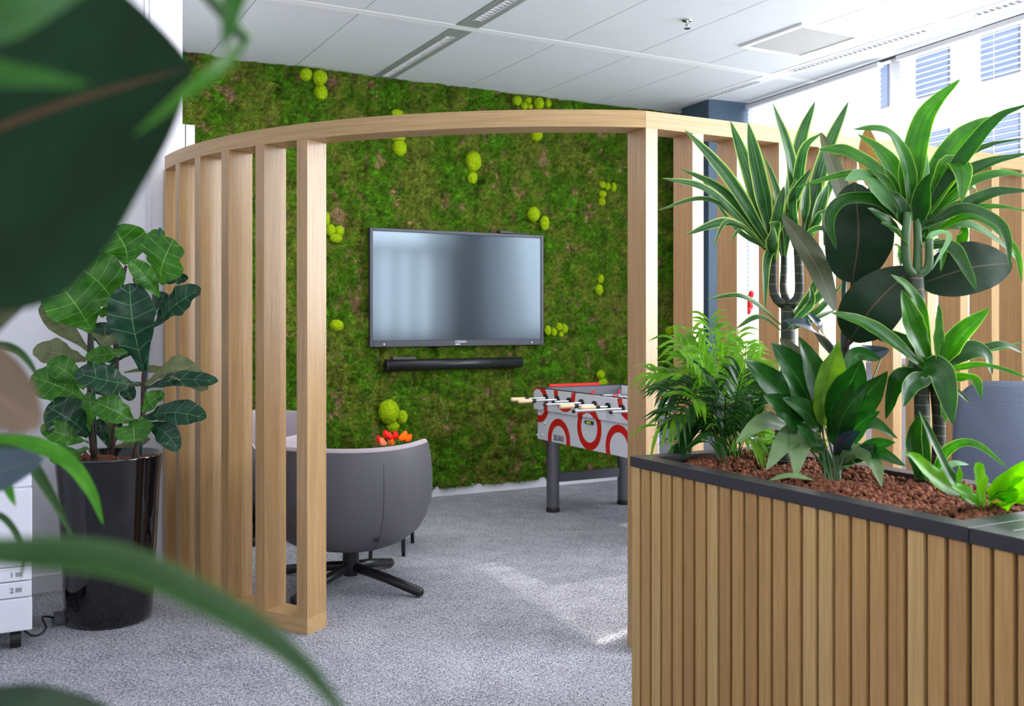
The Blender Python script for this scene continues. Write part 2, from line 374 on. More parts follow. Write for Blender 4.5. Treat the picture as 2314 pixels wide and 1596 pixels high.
def blind(a, b, tilt, label, top=HC-.03, bot=1.14):
    t = thing('venetian_blind', label, 'blind', WW((a+b)/2, -.05, bot))
    mb = MB(); mb.box(a, b, -.08, -.03, top-.03, top, WW); obj('head_rail', mb, LEDGE, t)
    mb = MB(); z = top-.05; hw = .0212
    while z > bot+.02:
        dz = hw*math.sin(tilt); dn = hw*math.cos(tilt)
        mb.add([WW(a, -.055-dn, z-dz), WW(b, -.055-dn, z-dz), WW(b, -.055, z+.003), WW(a, -.055, z+.003), WW(b, -.055+dn, z+dz), WW(a, -.055+dn, z+dz)], [(0, 1, 2, 3), (3, 2, 4, 5)])
        z -= .036
    obj('slats', mb, BLIND, t, smooth=True)
    mb = MB(); mb.box(a, b, -.07, -.04, bot-.015, bot+.005, WW); obj('bottom_rail', mb, LEDGE, t)
    for x in (a+.07, (a+b)/2, b-.07):
        mb = MB(); mb.tube([WW(x, -.076, bot), WW(x, -.076, top)], .0018, 6); obj('ladder_cord', mb, LEDGE, t)
blind(.53, 2.01, 1.25, 'closed white venetian blind nearest the blue column')
blind(2.175, 3.72, .22, 'open white venetian blind showing the building opposite')
# building opposite
t = thing('office_building', 'beige masonry building opposite with rows of blue windows', 'building', WW(-8, 14, -2))
FAC = simple('facade', srgb(150, 140, 134), .9); FW = simple('facade_window', srgb(74, 84, 104), .6, spec=.2)
mb = MB(); mb.box(-22, 2.3, 12, 14, -6, 8.5, WW); obj('wall', mb, FAC, t)
for i in range(13):
    for k in range(6):
        if k > 0 or i % 2 == 0:
            mb = MB(); s0 = -20+i*1.75; z0 = -2.5+k*2.2; mb.box(s0, s0+.9, 11.93, 12.02, z0, z0+1.4, WW); obj('window', mb, FW, t)

# ================================================================= CEILING FITTINGS
def luminaire(t0, q0, q1, l0, l1, label):
    t = thing('ceiling_light', label, 'ceiling light', W(t0+.075, (q0+q1)/2, HC-.004), 'recessed louvre lights in the ceiling')
    mb = MB(); a = t0+.045; b = t0+.105
    mb.box(t0, a, q0, q1, HC-.003, HC+.02, W); mb.box(b, t0+.15, q0, q1, HC-.003, HC+.02, W)
    mb.box(a, b, q0, l0, HC-.003, HC+.02, W); mb.box(a, b, l1, q1, HC-.003, HC+.02, W); 
    obj('frame', mb, GREYMETAL if t0 < 1 else BAND, t)
    mb = MB(); mb.box(a, b, l0, l1, HC+.04, HC+.05, W); obj('lamp_recess', mb, DARKGAP, t)
    mb = MB(); q = l0+.012
    while q < l1: mb.box(a, b, q, q+.012, HC-.004, HC+.03, W); q += .042
    mb.box(a, a+.004, l0, l1, HC-.006, HC+.03, W); mb.box(b-.004, b, l0, l1, HC-.006, HC+.03, W)
    obj('louvre', mb, LEDGE, t)
luminaire(-.51, 0, 1.40, .08, 1.24, 'grey slot light in the ceiling row touching the moss wall')
luminaire(-.51, 1.48, 2.88, 1.61, 2.8, 'grey slot light at the top edge, one row out from the moss wall')
luminaire(2.01, 0, 1.40, .08, 1.26, 'white slot light nearest the blue column')
luminaire(2.01, 1.48, 2.88, 1.6, 2.76, 'long white slot light below the square ceiling grille')
luminaire(2.01, 2.96, 4.36, 3.08, 4.24, 'white slot light at the top right corner')
t = thing('ceiling_diffuser', 'square perforated ceiling air grille with white frame', 'air vent', W(1.575, 2.22, HC-.01))
mb = MB()
for x0, x1, y0, y1 in ((1.31, 1.84, 1.94, 1.975), (1.31, 1.84, 2.465, 2.5), (1.31, 1.345, 1.975, 2.465), (1.805, 1.84, 1.975, 2.465)): mb.box(x0, x1, y0, y1, HC-.016, HC+.001, W)
obj('frame', mb, BAND, t)
def m_perf():
    m = M('perforated_sheet'); r = m.n('ShaderNodeMapping'); r.inputs['Rotation'].default_value = (0, 0, -.492); r.inputs['Scale'].default_value = (95, 95, 95)
    m.l(m.obj(), r.inputs[0]); v = m.n('ShaderNodeVectorMath', operation='FRACTION'); m.l(r.outputs[0], v.inputs[0])
    s_ = m.n('ShaderNodeSeparateXYZ'); m.l(v.outputs[0], s_.inputs[0])
    dx = m.math('SUBTRACT', s_.outputs[0], .5); dy = m.math('SUBTRACT', s_.outputs[1], .5)
    d = m.math('SQRT', m.math('ADD', m.math('MULTIPLY', dx, dx), m.math('MULTIPLY', dy, dy)))
    m.col(m.ramp(d, [(.34, srgb(70, 72, 68)), (.4, srgb(222, 222, 216))])); m.set(.5); return m.m
mb = MB(); mb.box(1.345, 1.805, 1.975, 2.465, HC-.010, HC-.004, W); obj('perforated_plate', mb, m_perf(), t)
c = P(1553, 45, 5.87); t = thing('sprinkler', 'chrome fire sprinkler head on the ceiling', 'sprinkler', (c.x, c.y, HC))
mb = MB(); mb.lathe((c.x, c.y), [(0, HC-.008), (.03, HC-.008), (.034, HC), (.02, HC+.01)], 24); obj('rosette', mb, CHROME, t, True)
mb = MB(); mb.lathe((c.x, c.y), [(.006, HC), (.009, HC-.02), (.009, HC-.03), (.004, HC-.035)], 12)
for sgn in (-1, 1): mb.tube([(c.x+sgn*.008, c.y, HC-.02), (c.x+sgn*.012, c.y, HC-.035), (c.x, c.y, HC-.05)], .002, 6)
mb.lathe((c.x, c.y), [(0, HC-.05), (.02, HC-.05), (.02, HC-.053), (0, HC-.054)], 16); obj('head', mb, CHROME, t)

# ================================================================= MOSS
def moss():
    rng = np.random.default_rng(3)
    T0, T1 = -2.0, 2.45; NX, NZ = 330, 232
    tt = np.linspace(T0, T1, NX); zz = np.linspace(.062, HC+.03, NZ)
    global mossH
    def hk(t_, z):
        p = Vector((t_, z, 0)); vv = noise.voronoi(Vector((t_*4.2+.35*noise.noise(p*3), z*3.4, 3)))[0]; b = min(1, (vv[1]-vv[0])*2.2)
        rid = abs(noise.noise(Vector((t_*3.3, z*.55, 9))))
        return .02+.048*math.sqrt(b)+.024*noise.noise(p*3.1+Vector((0, 0, 5)))+.020*noise.noise(p*11)+.014*noise.noise(p*32)-.035*max(0, .07-rid)/.07
    mossH = hk
    H = np.zeros((NZ, NX)); K = np.zeros((NZ, NX)); Bn = np.zeros((NZ, NX)); J = np.ones((NZ, NX))
    for j, z in enumerate(zz):
        for i, t_ in enumerate(tt):
            p = Vector((t_, z, 0))
            H[j, i] = hk(t_, z)
            K[j, i] = noise.noise(Vector((t_*3.3, z*2.4, 20)))+.7*noise.noise(p*9+Vector((3, 3, 3)))+.5*noise.noise(p*26); Bn[j, i] = noise.noise(p*7+Vector((8, 1, 2)))+.6*noise.noise(p*22); Bn[j, i] += .55*max(0, .05-abs(noise.noise(Vector((t_*3.3, z*.55, 9)))))/.05; J[j, i] = max(.3, 1.05+.45*noise.noise(p*11+Vector((0, 4, 0)))+.9*noise.noise(p*45+Vector((0, 0, 7))))
    pal = [np.array(srgb(*c)[:3]) for c in ((78, 120, 20), (92, 124, 28), (112, 126, 42), (118, 112, 58), (158, 130, 96), (44, 92, 10), (88, 148, 24))]
    def colour(h, k, b, jit):
        c = np.where((k > .55)[..., None], pal[6], np.where((k > .08)[..., None], pal[0], np.where((k > -.2)[..., None], pal[1], pal[2])))
        c = np.where((b > .46)[..., None], pal[3], c); c = np.where((b > .68)[..., None], pal[4], c)
        return np.clip(c*(jit[..., None]), 0, 1)
    o3 = np.array(O); u3 = np.array(U); v3 = np.array(V)
    def pos(t_, z, q): return o3+t_[..., None]*u3-q[..., None]*v3+np.stack([0*z, 0*z, z], -1)
    TT, ZZ = np.meshgrid(tt, zz); vs = pos(TT, ZZ, np.maximum(.004, H)).reshape(-1, 3)
    cs = colour(H, K, Bn, J*.8).reshape(-1, 3)
    idx = np.arange(NX*NZ).reshape(NZ, NX); fs = np.stack([idx[:-1, :-1], idx[:-1, 1:], idx[1:, 1:], idx[1:, :-1]], -1).reshape(-1, 4)
    # tufts of short fronds
    NB = 210000
    fi = rng.uniform(0, NX-1.01, NB); fj = rng.uniform(0, NZ-1.01, NB); ii = fi.astype(int); jj = fj.astype(int)
    h = np.maximum(.002, H[jj, ii]); bt = T0+fi/(NX-1)*(T1-T0); bz = .062+fj/(NZ-1)*(HC+.03-.062)
    c = colour(h, K[jj, ii]+rng.normal(0, .07, NB), Bn[jj, ii]+rng.normal(0, .10, NB), rng.uniform(.35, 1.75, NB)*J[jj, ii])
    L = rng.uniform(.010, .034, NB); ang = rng.normal(-1.57, 1.2, NB); out = rng.uniform(.2, .9, NB)
    B0 = pos(bt, bz, h-.003); wv = rng.uniform(.0018, .0045, NB)
    side = np.stack([np.sin(ang), 0*ang, 0*ang], -1)
    d = (np.cos(ang)[:, None]*u3)+np.stack([0*ang, 0*ang, np.sin(ang)], -1)
    sd = (-np.sin(ang)[:, None]*u3)+np.stack([0*ang, 0*ang, np.cos(ang)], -1)
    tip = B0+d*(L*np.sqrt(1-out**2))[:, None]-v3*(L*out)[:, None]
    tv = np.stack([B0-sd*wv[:, None], B0+sd*wv[:, None], tip], 1).reshape(-1, 3)
    tf = np.arange(NB*3).reshape(-1, 3)+len(vs)
    allv = np.concatenate([vs, tv]); allc = np.concatenate([cs, np.repeat(c, 3, 0)])
    m = bpy.data.meshes.new('moss_panel'); base = W(.2, 0, .1); allv = allv-np.array(base)
    m.vertices.add(len(allv)); m.vertices.foreach_set('co', allv.ravel())
    loops = np.concatenate([fs.ravel(), tf.ravel()]); ls = np.concatenate([np.arange(len(fs))*4, len(fs)*4+np.arange(NB)*3])
    m.loops.add(len(loops)); m.loops.foreach_set('vertex_index', loops.astype(np.int32)); m.polygons.add(len(fs)+NB)
    m.polygons.foreach_set('loop_start', ls.astype(np.int32)); m.update(calc_edges=True)
    ca = m.color_attributes.new('Col', 'FLOAT_COLOR', 'POINT'); ca.data.foreach_set('color', np.c_[allc, np.ones(len(allc))].ravel())
    m.materials.append(MOSS); m.validate()
    o = bpy.data.objects.new('moss_panel', m); C.objects.link(o); o.location = base
    tag(o, 'preserved green moss covering the whole back wall', 'moss wall', kind='stuff')
moss()
balls = [
 (687,171,26,26,'round lime moss mound at the ceiling, leftmost of three above the slats'),(718,178,32,30,'lime moss mound at the ceiling, top right of three above the slats'),(724,210,28,36,'oval lime moss mound hanging lowest of three near the ceiling'),
 (893,257,26,14,'lime moss mound peeking just above the curved wooden beam'),(898,309,34,22,'lime moss mound tucked right under the beam, upper of a pair'),(899,336,30,34,'lime moss mound under the beam, lower of a pair'),
 (1066,366,34,44,'large tall lime moss mound above the centre of the television'),(1065,402,22,26,'small lime moss mound below the large tall one above the television'),
 (1208,307,26,26,'single round lime moss mound just under the beam above the television corner'),
 (1203,485,27,32,'lime moss mound above the television corner, upper left of a pair'),(1225,505,20,30,'lime moss mound touching the television top right corner'),
 (740,496,12,30,'thin lime moss mound half hidden by the last left upright, topmost of four'),(746,521,20,24,'lime moss mound beside the last left upright, left of four'),(767,522,22,22,'lime moss mound beside the last left upright, right of four'),(757,539,27,19,'lime moss mound beside the last left upright, lowest of four'),
 (760,736,29,24,'single lime moss mound left of the television bottom'),
 (1358,418,15,15,'small lime moss mound, top left of five right of the television'),(1373,421,15,16,'small lime moss mound, top middle of five right of the television'),(1387,424,13,22,'small lime moss mound, rightmost of five right of the television'),(1363,438,18,16,'small lime moss mound, centre of five right of the television'),(1360,456,17,18,'small lime moss mound, lowest of five right of the television'),
 (1356,630,15,20,'lime moss mound between television and post, upper of two'),(1352,655,18,23,'lime moss mound between television and post, lower of two'),
 (1232,747,15,20,'lime moss mound touching the television right edge low down'),(1247,751,15,17,'lime moss mound second in the row right of the television'),(1260,739,15,17,'lime moss mound raised third in the row right of the television'),(1274,743,16,20,'lime moss mound rightmost in the row right of the television'),(1265,756,13,12,'tiny lime moss mound lowest in the row right of the television'),
 (1353,847,19,19,'lime moss mound above the football table, upper of two'),(1358,864,22,16,'lime moss mound above the football table, lower of two'),
 (876,930,44,50,'largest lime moss mound, above the tulips'),(905,942,22,28,'small lime moss mound right of the largest one'),(886,963,28,26,'lime moss mound directly above the tulips'),
 (1167,228,21,20,'lime moss mound at the ceiling edge, leftmost of six'),(1181,241,15,16,'lime moss mound at the ceiling edge, second from left of six'),(1193,227,17,13,'lime moss mound at the ceiling edge, upper middle of six'),(1196,241,14,12,'lime moss mound at the ceiling edge, lower middle of six'),(1215,235,22,25,'yellowish moss mound at the ceiling edge, fifth of six'),(1236,234,15,18,'yellowish moss mound at the ceiling edge, rightmost of six'),
 (1508,748,18,18,'lime moss mound seen between the first two right uprights'),(1521,746,16,22,'lime moss mound partly hidden by the second right upright')]
for px, py, w, h, lab in balls:
    t_, z_, d_ = onwall(px, py, .045); rw = w*d_/F/2; rh = h*d_/F/2; mb = MB(); hq = max(.03, mossH(t_, z_), mossH(t_+rw, z_), mossH(t_-rw, z_))
    def fn(a, b, t_=t_, z_=z_, rw=rw, rh=rh):
        th = math.pi*b; ph = 2*math.pi*a; x = math.sin(th)*math.cos(ph); y = math.sin(th)*math.sin(ph); z = math.cos(th)
        k = 1+.13*noise.noise(Vector((x, y, z))*2.2+Vector((t_*9, z_*9, 0)))+.05*noise.noise(Vector((x, y, z))*9)
        return W(t_+x*rw*k*1.1, hq+min(rw, rh)*(.15+y*k), z_+z*rh*k*1.1)
    mb.grid(fn, 28, 16); tag(obj('moss_mound', mb, BALL, smooth=True), lab, 'moss mound', 'lime green moss mounds on the moss wall')

# ================================================================= TELEVISION AND SOUNDBAR
t = thing('television', 'large black framed touch display hanging on the moss wall', 'television', W(.167, .09, 1.146))
T0, T1, ZB, ZT = -.5634, .8985, 1.146, 2.022
def TV(x, y, z=0): return W(x, y, z)
mb = MB(); mb.box(T0+.03, T1-.03, .03, .075, ZB+.03, ZT-.03, W); obj('back_case', mb, BLACKM, t)
mb = MB(); b = .026
mb.box(T0, T0+b, .07, .105, ZB, ZT, W); mb.box(T1-b, T1, .07, .105, ZB, ZT, W); mb.box(T0+b, T1-b, .07, .105, ZT-b, ZT, W); mb.box(T0+b, T1-b, .07, .105, ZB, ZB+.05, W)
bz = obj('bezel', mb, BEZEL, t, bevel=.004)
mb = MB(); mb.box(T0+b, T1-b, .075, .098, ZB+.05, ZT-b, W); obj('screen', mb, SCREEN, t)
mb = MB()
for x in (T0+.11, T1-.11): mb.box(x-.004, x+.004, .105, .109, ZB+.018, ZB+.026, W)
obj('sensor', mb, CHROME, bz)
def text(s, size, frame, mat, parent, depth=.0008, name='lettering'):
    cu = bpy.data.curves.new('t', 'FONT'); cu.body = s; cu.size = size; cu.align_x = 'CENTER'; cu.align_y = 'CENTER'; cu.extrude = depth; cu.offset = size*.012
    to = bpy.data.objects.new('t', cu); C.objects.link(to); bpy.context.view_layer.update()
    me = bpy.data.meshes.new_from_object(to.evaluated_get(bpy.context.evaluated_depsgraph_get())); bpy.data.objects.remove(to)
    mb = MB(); mb.add([frame(v.co.x, v.co.y, v.co.z) for v in me.vertices], [tuple(p.vertices) for p in me.polygons])
    return obj(name, mb, mat, parent)
tm = (T0+T1)/2
text('CTOUCH', .022, lambda x, y, z: W(tm+x, .106+z, ZB+.033+y), LEDGE, bz)
mb = MB(); mb.box(tm-.045, tm-.005, .105, .1058, ZB+.012, ZB+.018, W); obj('logo_mark', mb, LEDGE, bz)
mb = MB(); mb.box(.50, .62, .06, .115, ZT, ZT+.02, W); mb.box(.62, .74, .06, .10, ZT, ZT+.012, W); obj('camera_bar', mb, BLACKM, t, bevel=.004)
mb = MB(); mb.lathe((0, 0), [(0, 0), (.008, 0), (.009, .004)], 12)
mb.v = [tuple(W(.56+x, .116+z-.004, ZT+.01+y)) for x, y, z in mb.v]; obj('lens', mb, CHROME, t)
ta = onwall(872, 820, .11)[0]; tb = onwall(1180, 820, .11)[0]
t = thing('soundbar', 'long black cylindrical soundbar under the television', 'speaker', W((ta+tb)/2, .1, .97))
mb = MB(); mb.tube([W(ta+.012, .1, 1.012), W(tb-.006, .1, 1.012)], .042, 32); obj('body', mb, BLACKM, t, True).data.polygons[-1].use_smooth = False
mb = MB(); mb.tube([W(ta, .1, 1.012), W(ta+.012, .1, 1.012)], .044, 32); obj('end_cap', mb, BLACKR, t)
mb = MB(); mb.box(ta+.06, ta+.24, .02, .10, 1.052, 1.07, W); obj('mount_bracket', mb, BEZEL, t)
mb = MB(); mb.box((ta+tb)/2-.03, (ta+tb)/2+.03, .1405, .1425, 1.009, 1.015, W); obj('badge', mb, BEZEL, t)

# ================================================================= SLATTED SCREENS
cc = Vector((.219, 6.276)); RR = 2.345; RW = .13; ZTOP = 2.19; RH = .068
def AR(ang, r, z): a = math.radians(ang); return Vector((cc.x+r*math.cos(a), cc.y+r*math.sin(a), z))
def arc_rail(a0, a1, z0, z1, n=60):
    mb = MB(); vs = []; uvs = []; L = math.radians(a1-a0)*RR
    ring = [(RR, z0, 0), (RR, z1, .07), (RR-RW, z1, .2), (RR-RW, z0, .27), (RR, z0, .4)]
    for i in range(n+1):
        for r, z, p in ring: vs.append(AR(a0+(a1-a0)*i/n, r, z)); uvs.append((L*i/n, p))
    fs = [(i*5+k, i*5+k+1, (i+1)*5+k+1, (i+1)*5+k) for i in range(n) for k in range(4)]
    fs += [(3, 2, 1, 0), (n*5, n*5+1, n*5+2, n*5+3)]
    mb.add(vs, fs, uvs); return mb
t = thing('slatted_screen', 'curved oak slat screen on the left, its top beam arching to the right', 'partition', AR(-128, RR-.06, 0))
obj('top_rail', arc_rail(-149, -82.2, ZTOP-RH, ZTOP), OAKU, t)
obj('base_rail', arc_rail(-149, -117.84+.02, 0, RH, 30), OAKU, t)
for k in range(6):
    a = -117.84-6.17*k; da = math.degrees(.058/RR); mb = MB()
    p = [AR(a-da, RR-.001, 0), AR(a, RR-.001, 0), AR(a, RR-RW+.001, 0), AR(a-da, RR-RW+.001, 0)]
    z0, z1 = RH-.002, ZTOP-RH+.002
    mb.add([Vector((q.x, q.y, z)) for z in (z0, z1) for q in p], [(0, 3, 2, 1), (4, 5, 6, 7), (0, 1, 5, 4), (1, 2, 6, 5), (2, 3, 7, 6), (3, 0, 4, 7)])
    obj('post', mb, OAKV, t)
SO = Vector((.538, 3.956, 0))
def SS(a, q, z=0): return SO + U*a + V*q + Vector((0, 0, z))
def straight_rail(z0, z1, a0=0.0, a1=2.70):
    mb = MB(); vs = []; uvs = []; n = 1
    for i in range(n+1):
        for q, z, p in ((0, z0, 0), (0, z1, .07), (RW, z1, .2), (RW, z0, .27), (0, z0, .4)):
            vs.append(SS(a0+(a1-a0)*i/n, q, z)); uvs.append(((a1-a0)*i/n+5, p))
    mb.add(vs, [(i*5+k, i*5+k+1, (i+1)*5+k+1, (i+1)*5+k) for i in range(n) for k in range(4)]+[(3, 2, 1, 0), (n*5, n*5+1, n*5+2, n*5+3)], uvs); return mb
t = thing('slatted_screen', 'straight oak slat screen running right behind the planter', 'partition', SS(1.6, .065, 0))
obj('top_rail', straight_rail(ZTOP-RH, ZTOP, .001), OAKU, t); obj('base_rail', straight_rail(0, RH, .001), OAKU, t)
for k in range(12):
    mb = MB(); a = .238*k+(.002 if k == 0 else 0); mb.box(a, a+.058, .001, RW-.001, RH-.002, ZTOP-RH+.002, SS); obj('post', mb, OAKV, t)

# ================================================================= PLANTER
PH = .919; PWD = .54; PLEN = 1.21
def planter(s0, s1, label, lid=False, nsl=23, off=.0):
    t = thing('planter', label, 'planter', PL(PWD/2, (s0+s1)/2, 0))
    mb = MB(); w = .058; z0 = PH-.032
    mb.box(0, w, s0, s1, z0, PH, PL); mb.box(PWD-w, PWD, s0, s1, z0, PH, PL); mb.box(w, PWD-w, s0, s0+w, z0, PH, PL); mb.box(w, PWD-w, s1-w, s1, z0, PH, PL)
    if lid: mb.box(w, PWD-w, s0+w, s1-w, z0, PH-.001, PL)
    obj('rim', mb, BLACKF, t, bevel=.0015)
    mb = MB(); mb.box(.022, PWD-.022, s0+.022, s1-.005, 0, PH-.034, PL) if lid else None
    if not lid:
        for x0, x1, y0, y1 in ((.022, .035, s0+.022, s1-.01), (PWD-.035, PWD-.022, s0+.022, s1-.01), (.035, PWD-.035, s0+.022, s0+.035), (.035, PWD-.035, s1-.02, s1-.01)):
            mb.box(x0, x1, y0, y1, 0, PH-.033, PL)
        mb.box(.035, PWD-.035, s0+.035, s1-.02, .5, .84, PL)
    obj('carcass', mb, BLACKF, t)
    n = int(round((s1-s0)/.0525)); 
    for k in range(n):
        mb = MB(); a = s0+.003+k*(s1-s0)/n; mb.box(.004, .021, a, a+.0405, 0, z0-.001, PL)
        obj('batten', mb, [SLAT, SLAT2, SLAT3][R.choice((0, 0, 1, 1, 2))], t, bevel=.0012)
    if s0 == 0:
        for k in range(9):
            mb = MB(); a = .03+k*.0545; mb.box(a, a+.041, .004, .021, 0, z0-.001, PL); obj('batten', mb, SLAT, t, bevel=.0012)
    return t
planter(0, PLEN, 'oak batten planter with black rim holding the leafy plants')
planter(PLEN+.002, PLEN+1.5, 'oak batten cabinet with black lid at the lower right corner', True)
def pebbles(name, label, fn, n, r0, r1, seed, size_jit=.35):
    rr = random.Random(seed); mb = MB()
    ico = [(0, 0, -1), (.7236, -.5257, -.4472), (-.2764, -.8506, -.4472), (-.8944, 0, -.4472), (-.2764, .8506, -.4472), (.7236, .5257, -.4472), (.2764, -.8506, .4472), (-.7236, -.5257, .4472), (-.7236, .5257, .4472), (.2764, .8506, .4472), (.8944, 0, .4472), (0, 0, 1)]
    fc = [(0, 1, 2), (1, 0, 5), (0, 2, 3), (0, 3, 4), (0, 4, 5), (1, 5, 10), (2, 1, 6), (3, 2, 7), (4, 3, 8), (5, 4, 9), (1, 10, 6), (2, 6, 7), (3, 7, 8), (4, 8, 9), (5, 9, 10), (6, 10, 11), (7, 6, 11), (8, 7, 11), (9, 8, 11), (10, 9, 11)]
    for _ in range(n):
        c = fn(rr); r = rr.uniform(r0, r1); s = [rr.uniform(.75, 1.25) for _ in range(3)]; w = rr.uniform(0, 6.28); cw, sw = math.cos(w), math.sin(w)
        vs = []
        for x, y, z in ico:
            k = rr.uniform(.82, 1.12); x, y, z = x*s[0]*r*k, y*s[1]*r*k, z*s[2]*r*k; vs.append((c.x+x*cw-y*sw, c.y+x*sw+y*cw, c.z+z))
        mb.add(vs, fc)
    return tag(obj(name, mb, PEB, smooth=True), label, 'clay pebbles', kind='stuff')
pebbles('clay_pebbles', 'brown clay pebbles covering the soil in the oak planter', lambda r: (lambda a, s: PL(a, s, .883+.022*noise.noise(Vector((a*8, s*8, 1)))+r.uniform(-.006, .012)+.018*min(1, 4*(a-.04))))(r.uniform(.07, PWD-.07), r.uniform(.07, PLEN-.07)), 5200, .005, .0105, 5)

# ================================================================= LEAVES
def spline(pts, n):
    q = [pts[0]*2-pts[1]]+pts+[pts[-1]*2-pts[-2]]; out = []
    for i in range(n+1):
        x = i/n*(len(pts)-1); k = min(int(x), len(pts)-2); u = x-k; a, b, c_, d = q[k:k+4]
        out.append(.5*((2*b)+(c_-a)*u+(2*a-5*b+4*c_-d)*u*u+(3*b-a-3*c_+d)*u**3))
    return out
def prof(kind, t):
    if kind == 'rubber': return max(0, math.sin(math.pi*min(1, t**.9)))**.62*(1 if t < .97 else .8)
    if kind == 'rubber_pointed': return max(0, math.sin(math.pi*min(1, t**.82)))**.8
    if kind == 'fiddle': return (.28+.72*min(1, max(0, (t-.08)/.5))**1.1)*max(0, math.sin(math.pi*(.06+.94*t)**.9))**.42 if t < 1 else 0
    if kind == 'lily': return max(0, math.sin(math.pi*(t**.82)))**.85
    if kind == 'strap': return (min(1, .35+t*2.2))*max(0, 1-t**3.2)**.9
    if kind == 'fern': return (min(1, .3+t*1.6))*max(0, 1-t**5)**.8
    return math.sin(math.pi*t)
def leafshape(mb, pts, w, kind, nrm, fold=.25, wave=.05, n=22, m=8, seed=0, twist=0):
    sp = spline([Vector(p) for p in pts], n); rs = random.Random(seed); ph = rs.uniform(0, 9); nr = Vector(nrm).normalized()
    rows = []
    for i, p in enumerate(sp):
        tg = (sp[min(i+1, n)]-sp[max(i-1, 0)]).normalized(); t = i/n
        sd = tg.cross(nr)
        if sd.length < 1e-4: sd = Vector((1, 0, 0))
        sd.normalize(); up = sd.cross(tg).normalized()
        if twist: a = twist*t; sd, up = sd*math.cos(a)+up*math.sin(a), up*math.cos(a)-sd*math.sin(a)
        hw = w/2*prof(kind, min(1, max(0, t)))
        row = []
        for j in range(m+1):
            x = j/m*2-1; wv = wave*w*math.sin(ph+t*13+x*2.2)*abs(x)**1.5*(1 if x > 0 else .8)+.5*wave*w*math.sin(ph*2+t*29)*abs(x)**3
            edge = 1+.10*wave*10*noise.noise(Vector((t*7, x*2, ph))) if wave > .03 else 1
            row.append(p+sd*(x*hw*edge)+up*(fold*abs(x)**1.2*hw+wv*min(1, hw*4/(w+1e-6))))
        rows.append(row)
    vs = [v for r in rows for v in r]; uvs = [(j/m, i/n) for i in range(n+1) for j in range(m+1)]
    fs = [(i*(m+1)+j, i*(m+1)+j+1, (i+1)*(m+1)+j+1, (i+1)*(m+1)+j) for i in range(n) for j in range(m)]
    mb.add(vs, fs, uvs)
_ls = [0]
def leaf(parent, pix, w, kind, mat, nrm=(0, -.8, .6), fold=.2, wave=.05, bow=0, twist=0, stemto=None, m=8, n=22):
    """pix: (px,py,depth) points from base to tip; w: width in pixels at mid leaf"""
    _ls[0] += 1; dm = sum(p[2] for p in pix if not isinstance(p, Vector))/max(1, sum(not isinstance(p, Vector) for p in pix)); pts = [p if isinstance(p, Vector) else P(*p) for p in pix]
    if len(pts) == 2:
        mid = (pts[0]+pts[1])/2+Vector((0, -.35, .9)).normalized()*(pts[1]-pts[0]).length*bow; pts = [pts[0], mid, pts[1]]
    mb = MB(); leafshape(mb, pts, w*dm/F, kind, nrm, fold, wave, n, m, _ls[0], twist)
    if stemto is not None: pass
    return obj('leaf', mb, mat, parent, True)
def stalk(parent, pix, r, mat, name='stem', n=12, seg=10):
    pts = spline([P(*p) for p in pix], seg); rs = r if not isinstance(r, tuple) else [r[0]+(r[1]-r[0])*i/seg for i in range(seg+1)]
    mb = MB(); mb.tube(pts, rs, n); return obj(name, mb, mat, parent, True)

# ---- fiddle leaf fig in its black pot
fc_ = Vector((-1.815, 4.43, 0)); t = thing('plant_pot', 'tall glossy black pot holding the fiddle leaf fig', 'plant pot', fc_)
mb = MB(); mb.lathe(fc_, [(0, .004), (.165, .0), (.178, .006), (.186, .03), (.215, .60), (.228, .735), (.230, .742), (.224, .746), (.216, .742), (.205, .66), (0, .655)], 64)
obj('body', mb, BLACKG, t, True)
pebbles('clay_pebbles', 'brown clay pebbles inside the glossy black pot', lambda r: (lambda a, q: Vector((fc_.x+q*math.cos(a), fc_.y+q*math.sin(a), .700+r.uniform(-.004, .012)+.01*math.sin(a*3))))(r.uniform(0, 6.28), .205*math.sqrt(r.random())), 1500, .006, .011, 8)
FD = 4.42
t = thing('fiddle_leaf_fig', 'fiddle leaf fig with broad veined leaves in the black pot', 'plant', (fc_.x, fc_.y, .71))
stalk(t, [(213, 1036, 4.42), (205, 965, 4.42), (202, 860, 4.42), (203, 760, 4.42), (207, 690, 4.42)], (.014, .008), BARK)
stalk(t, [(302, 1042, 4.34), (322, 950, 4.36), (325, 850, 4.38), (345, 720, 4.40), (356, 620, 4.42)], (.013, .007), BARK)
stalk(t, [(252, 1026, 4.50), (262, 940, 4.50), (264, 820, 4.50), (268, 690, 4.50), (285, 600, 4.5)], (.012, .007), BARK)
stalk(t, [(318, 1030, 4.36), (330, 860, 4.38), (362, 515, 4.42)], .006, STAKE, 'stake')
stalk(t, [(217, 1030, 4.44), (210, 800, 4.44), (205, 640, 4.44)], .006, STAKE, 'stake'); stalk(t, [(250, 1020, 4.52), (256, 850, 4.52), (263, 690, 4.52)], .006, STAKE, 'stake')
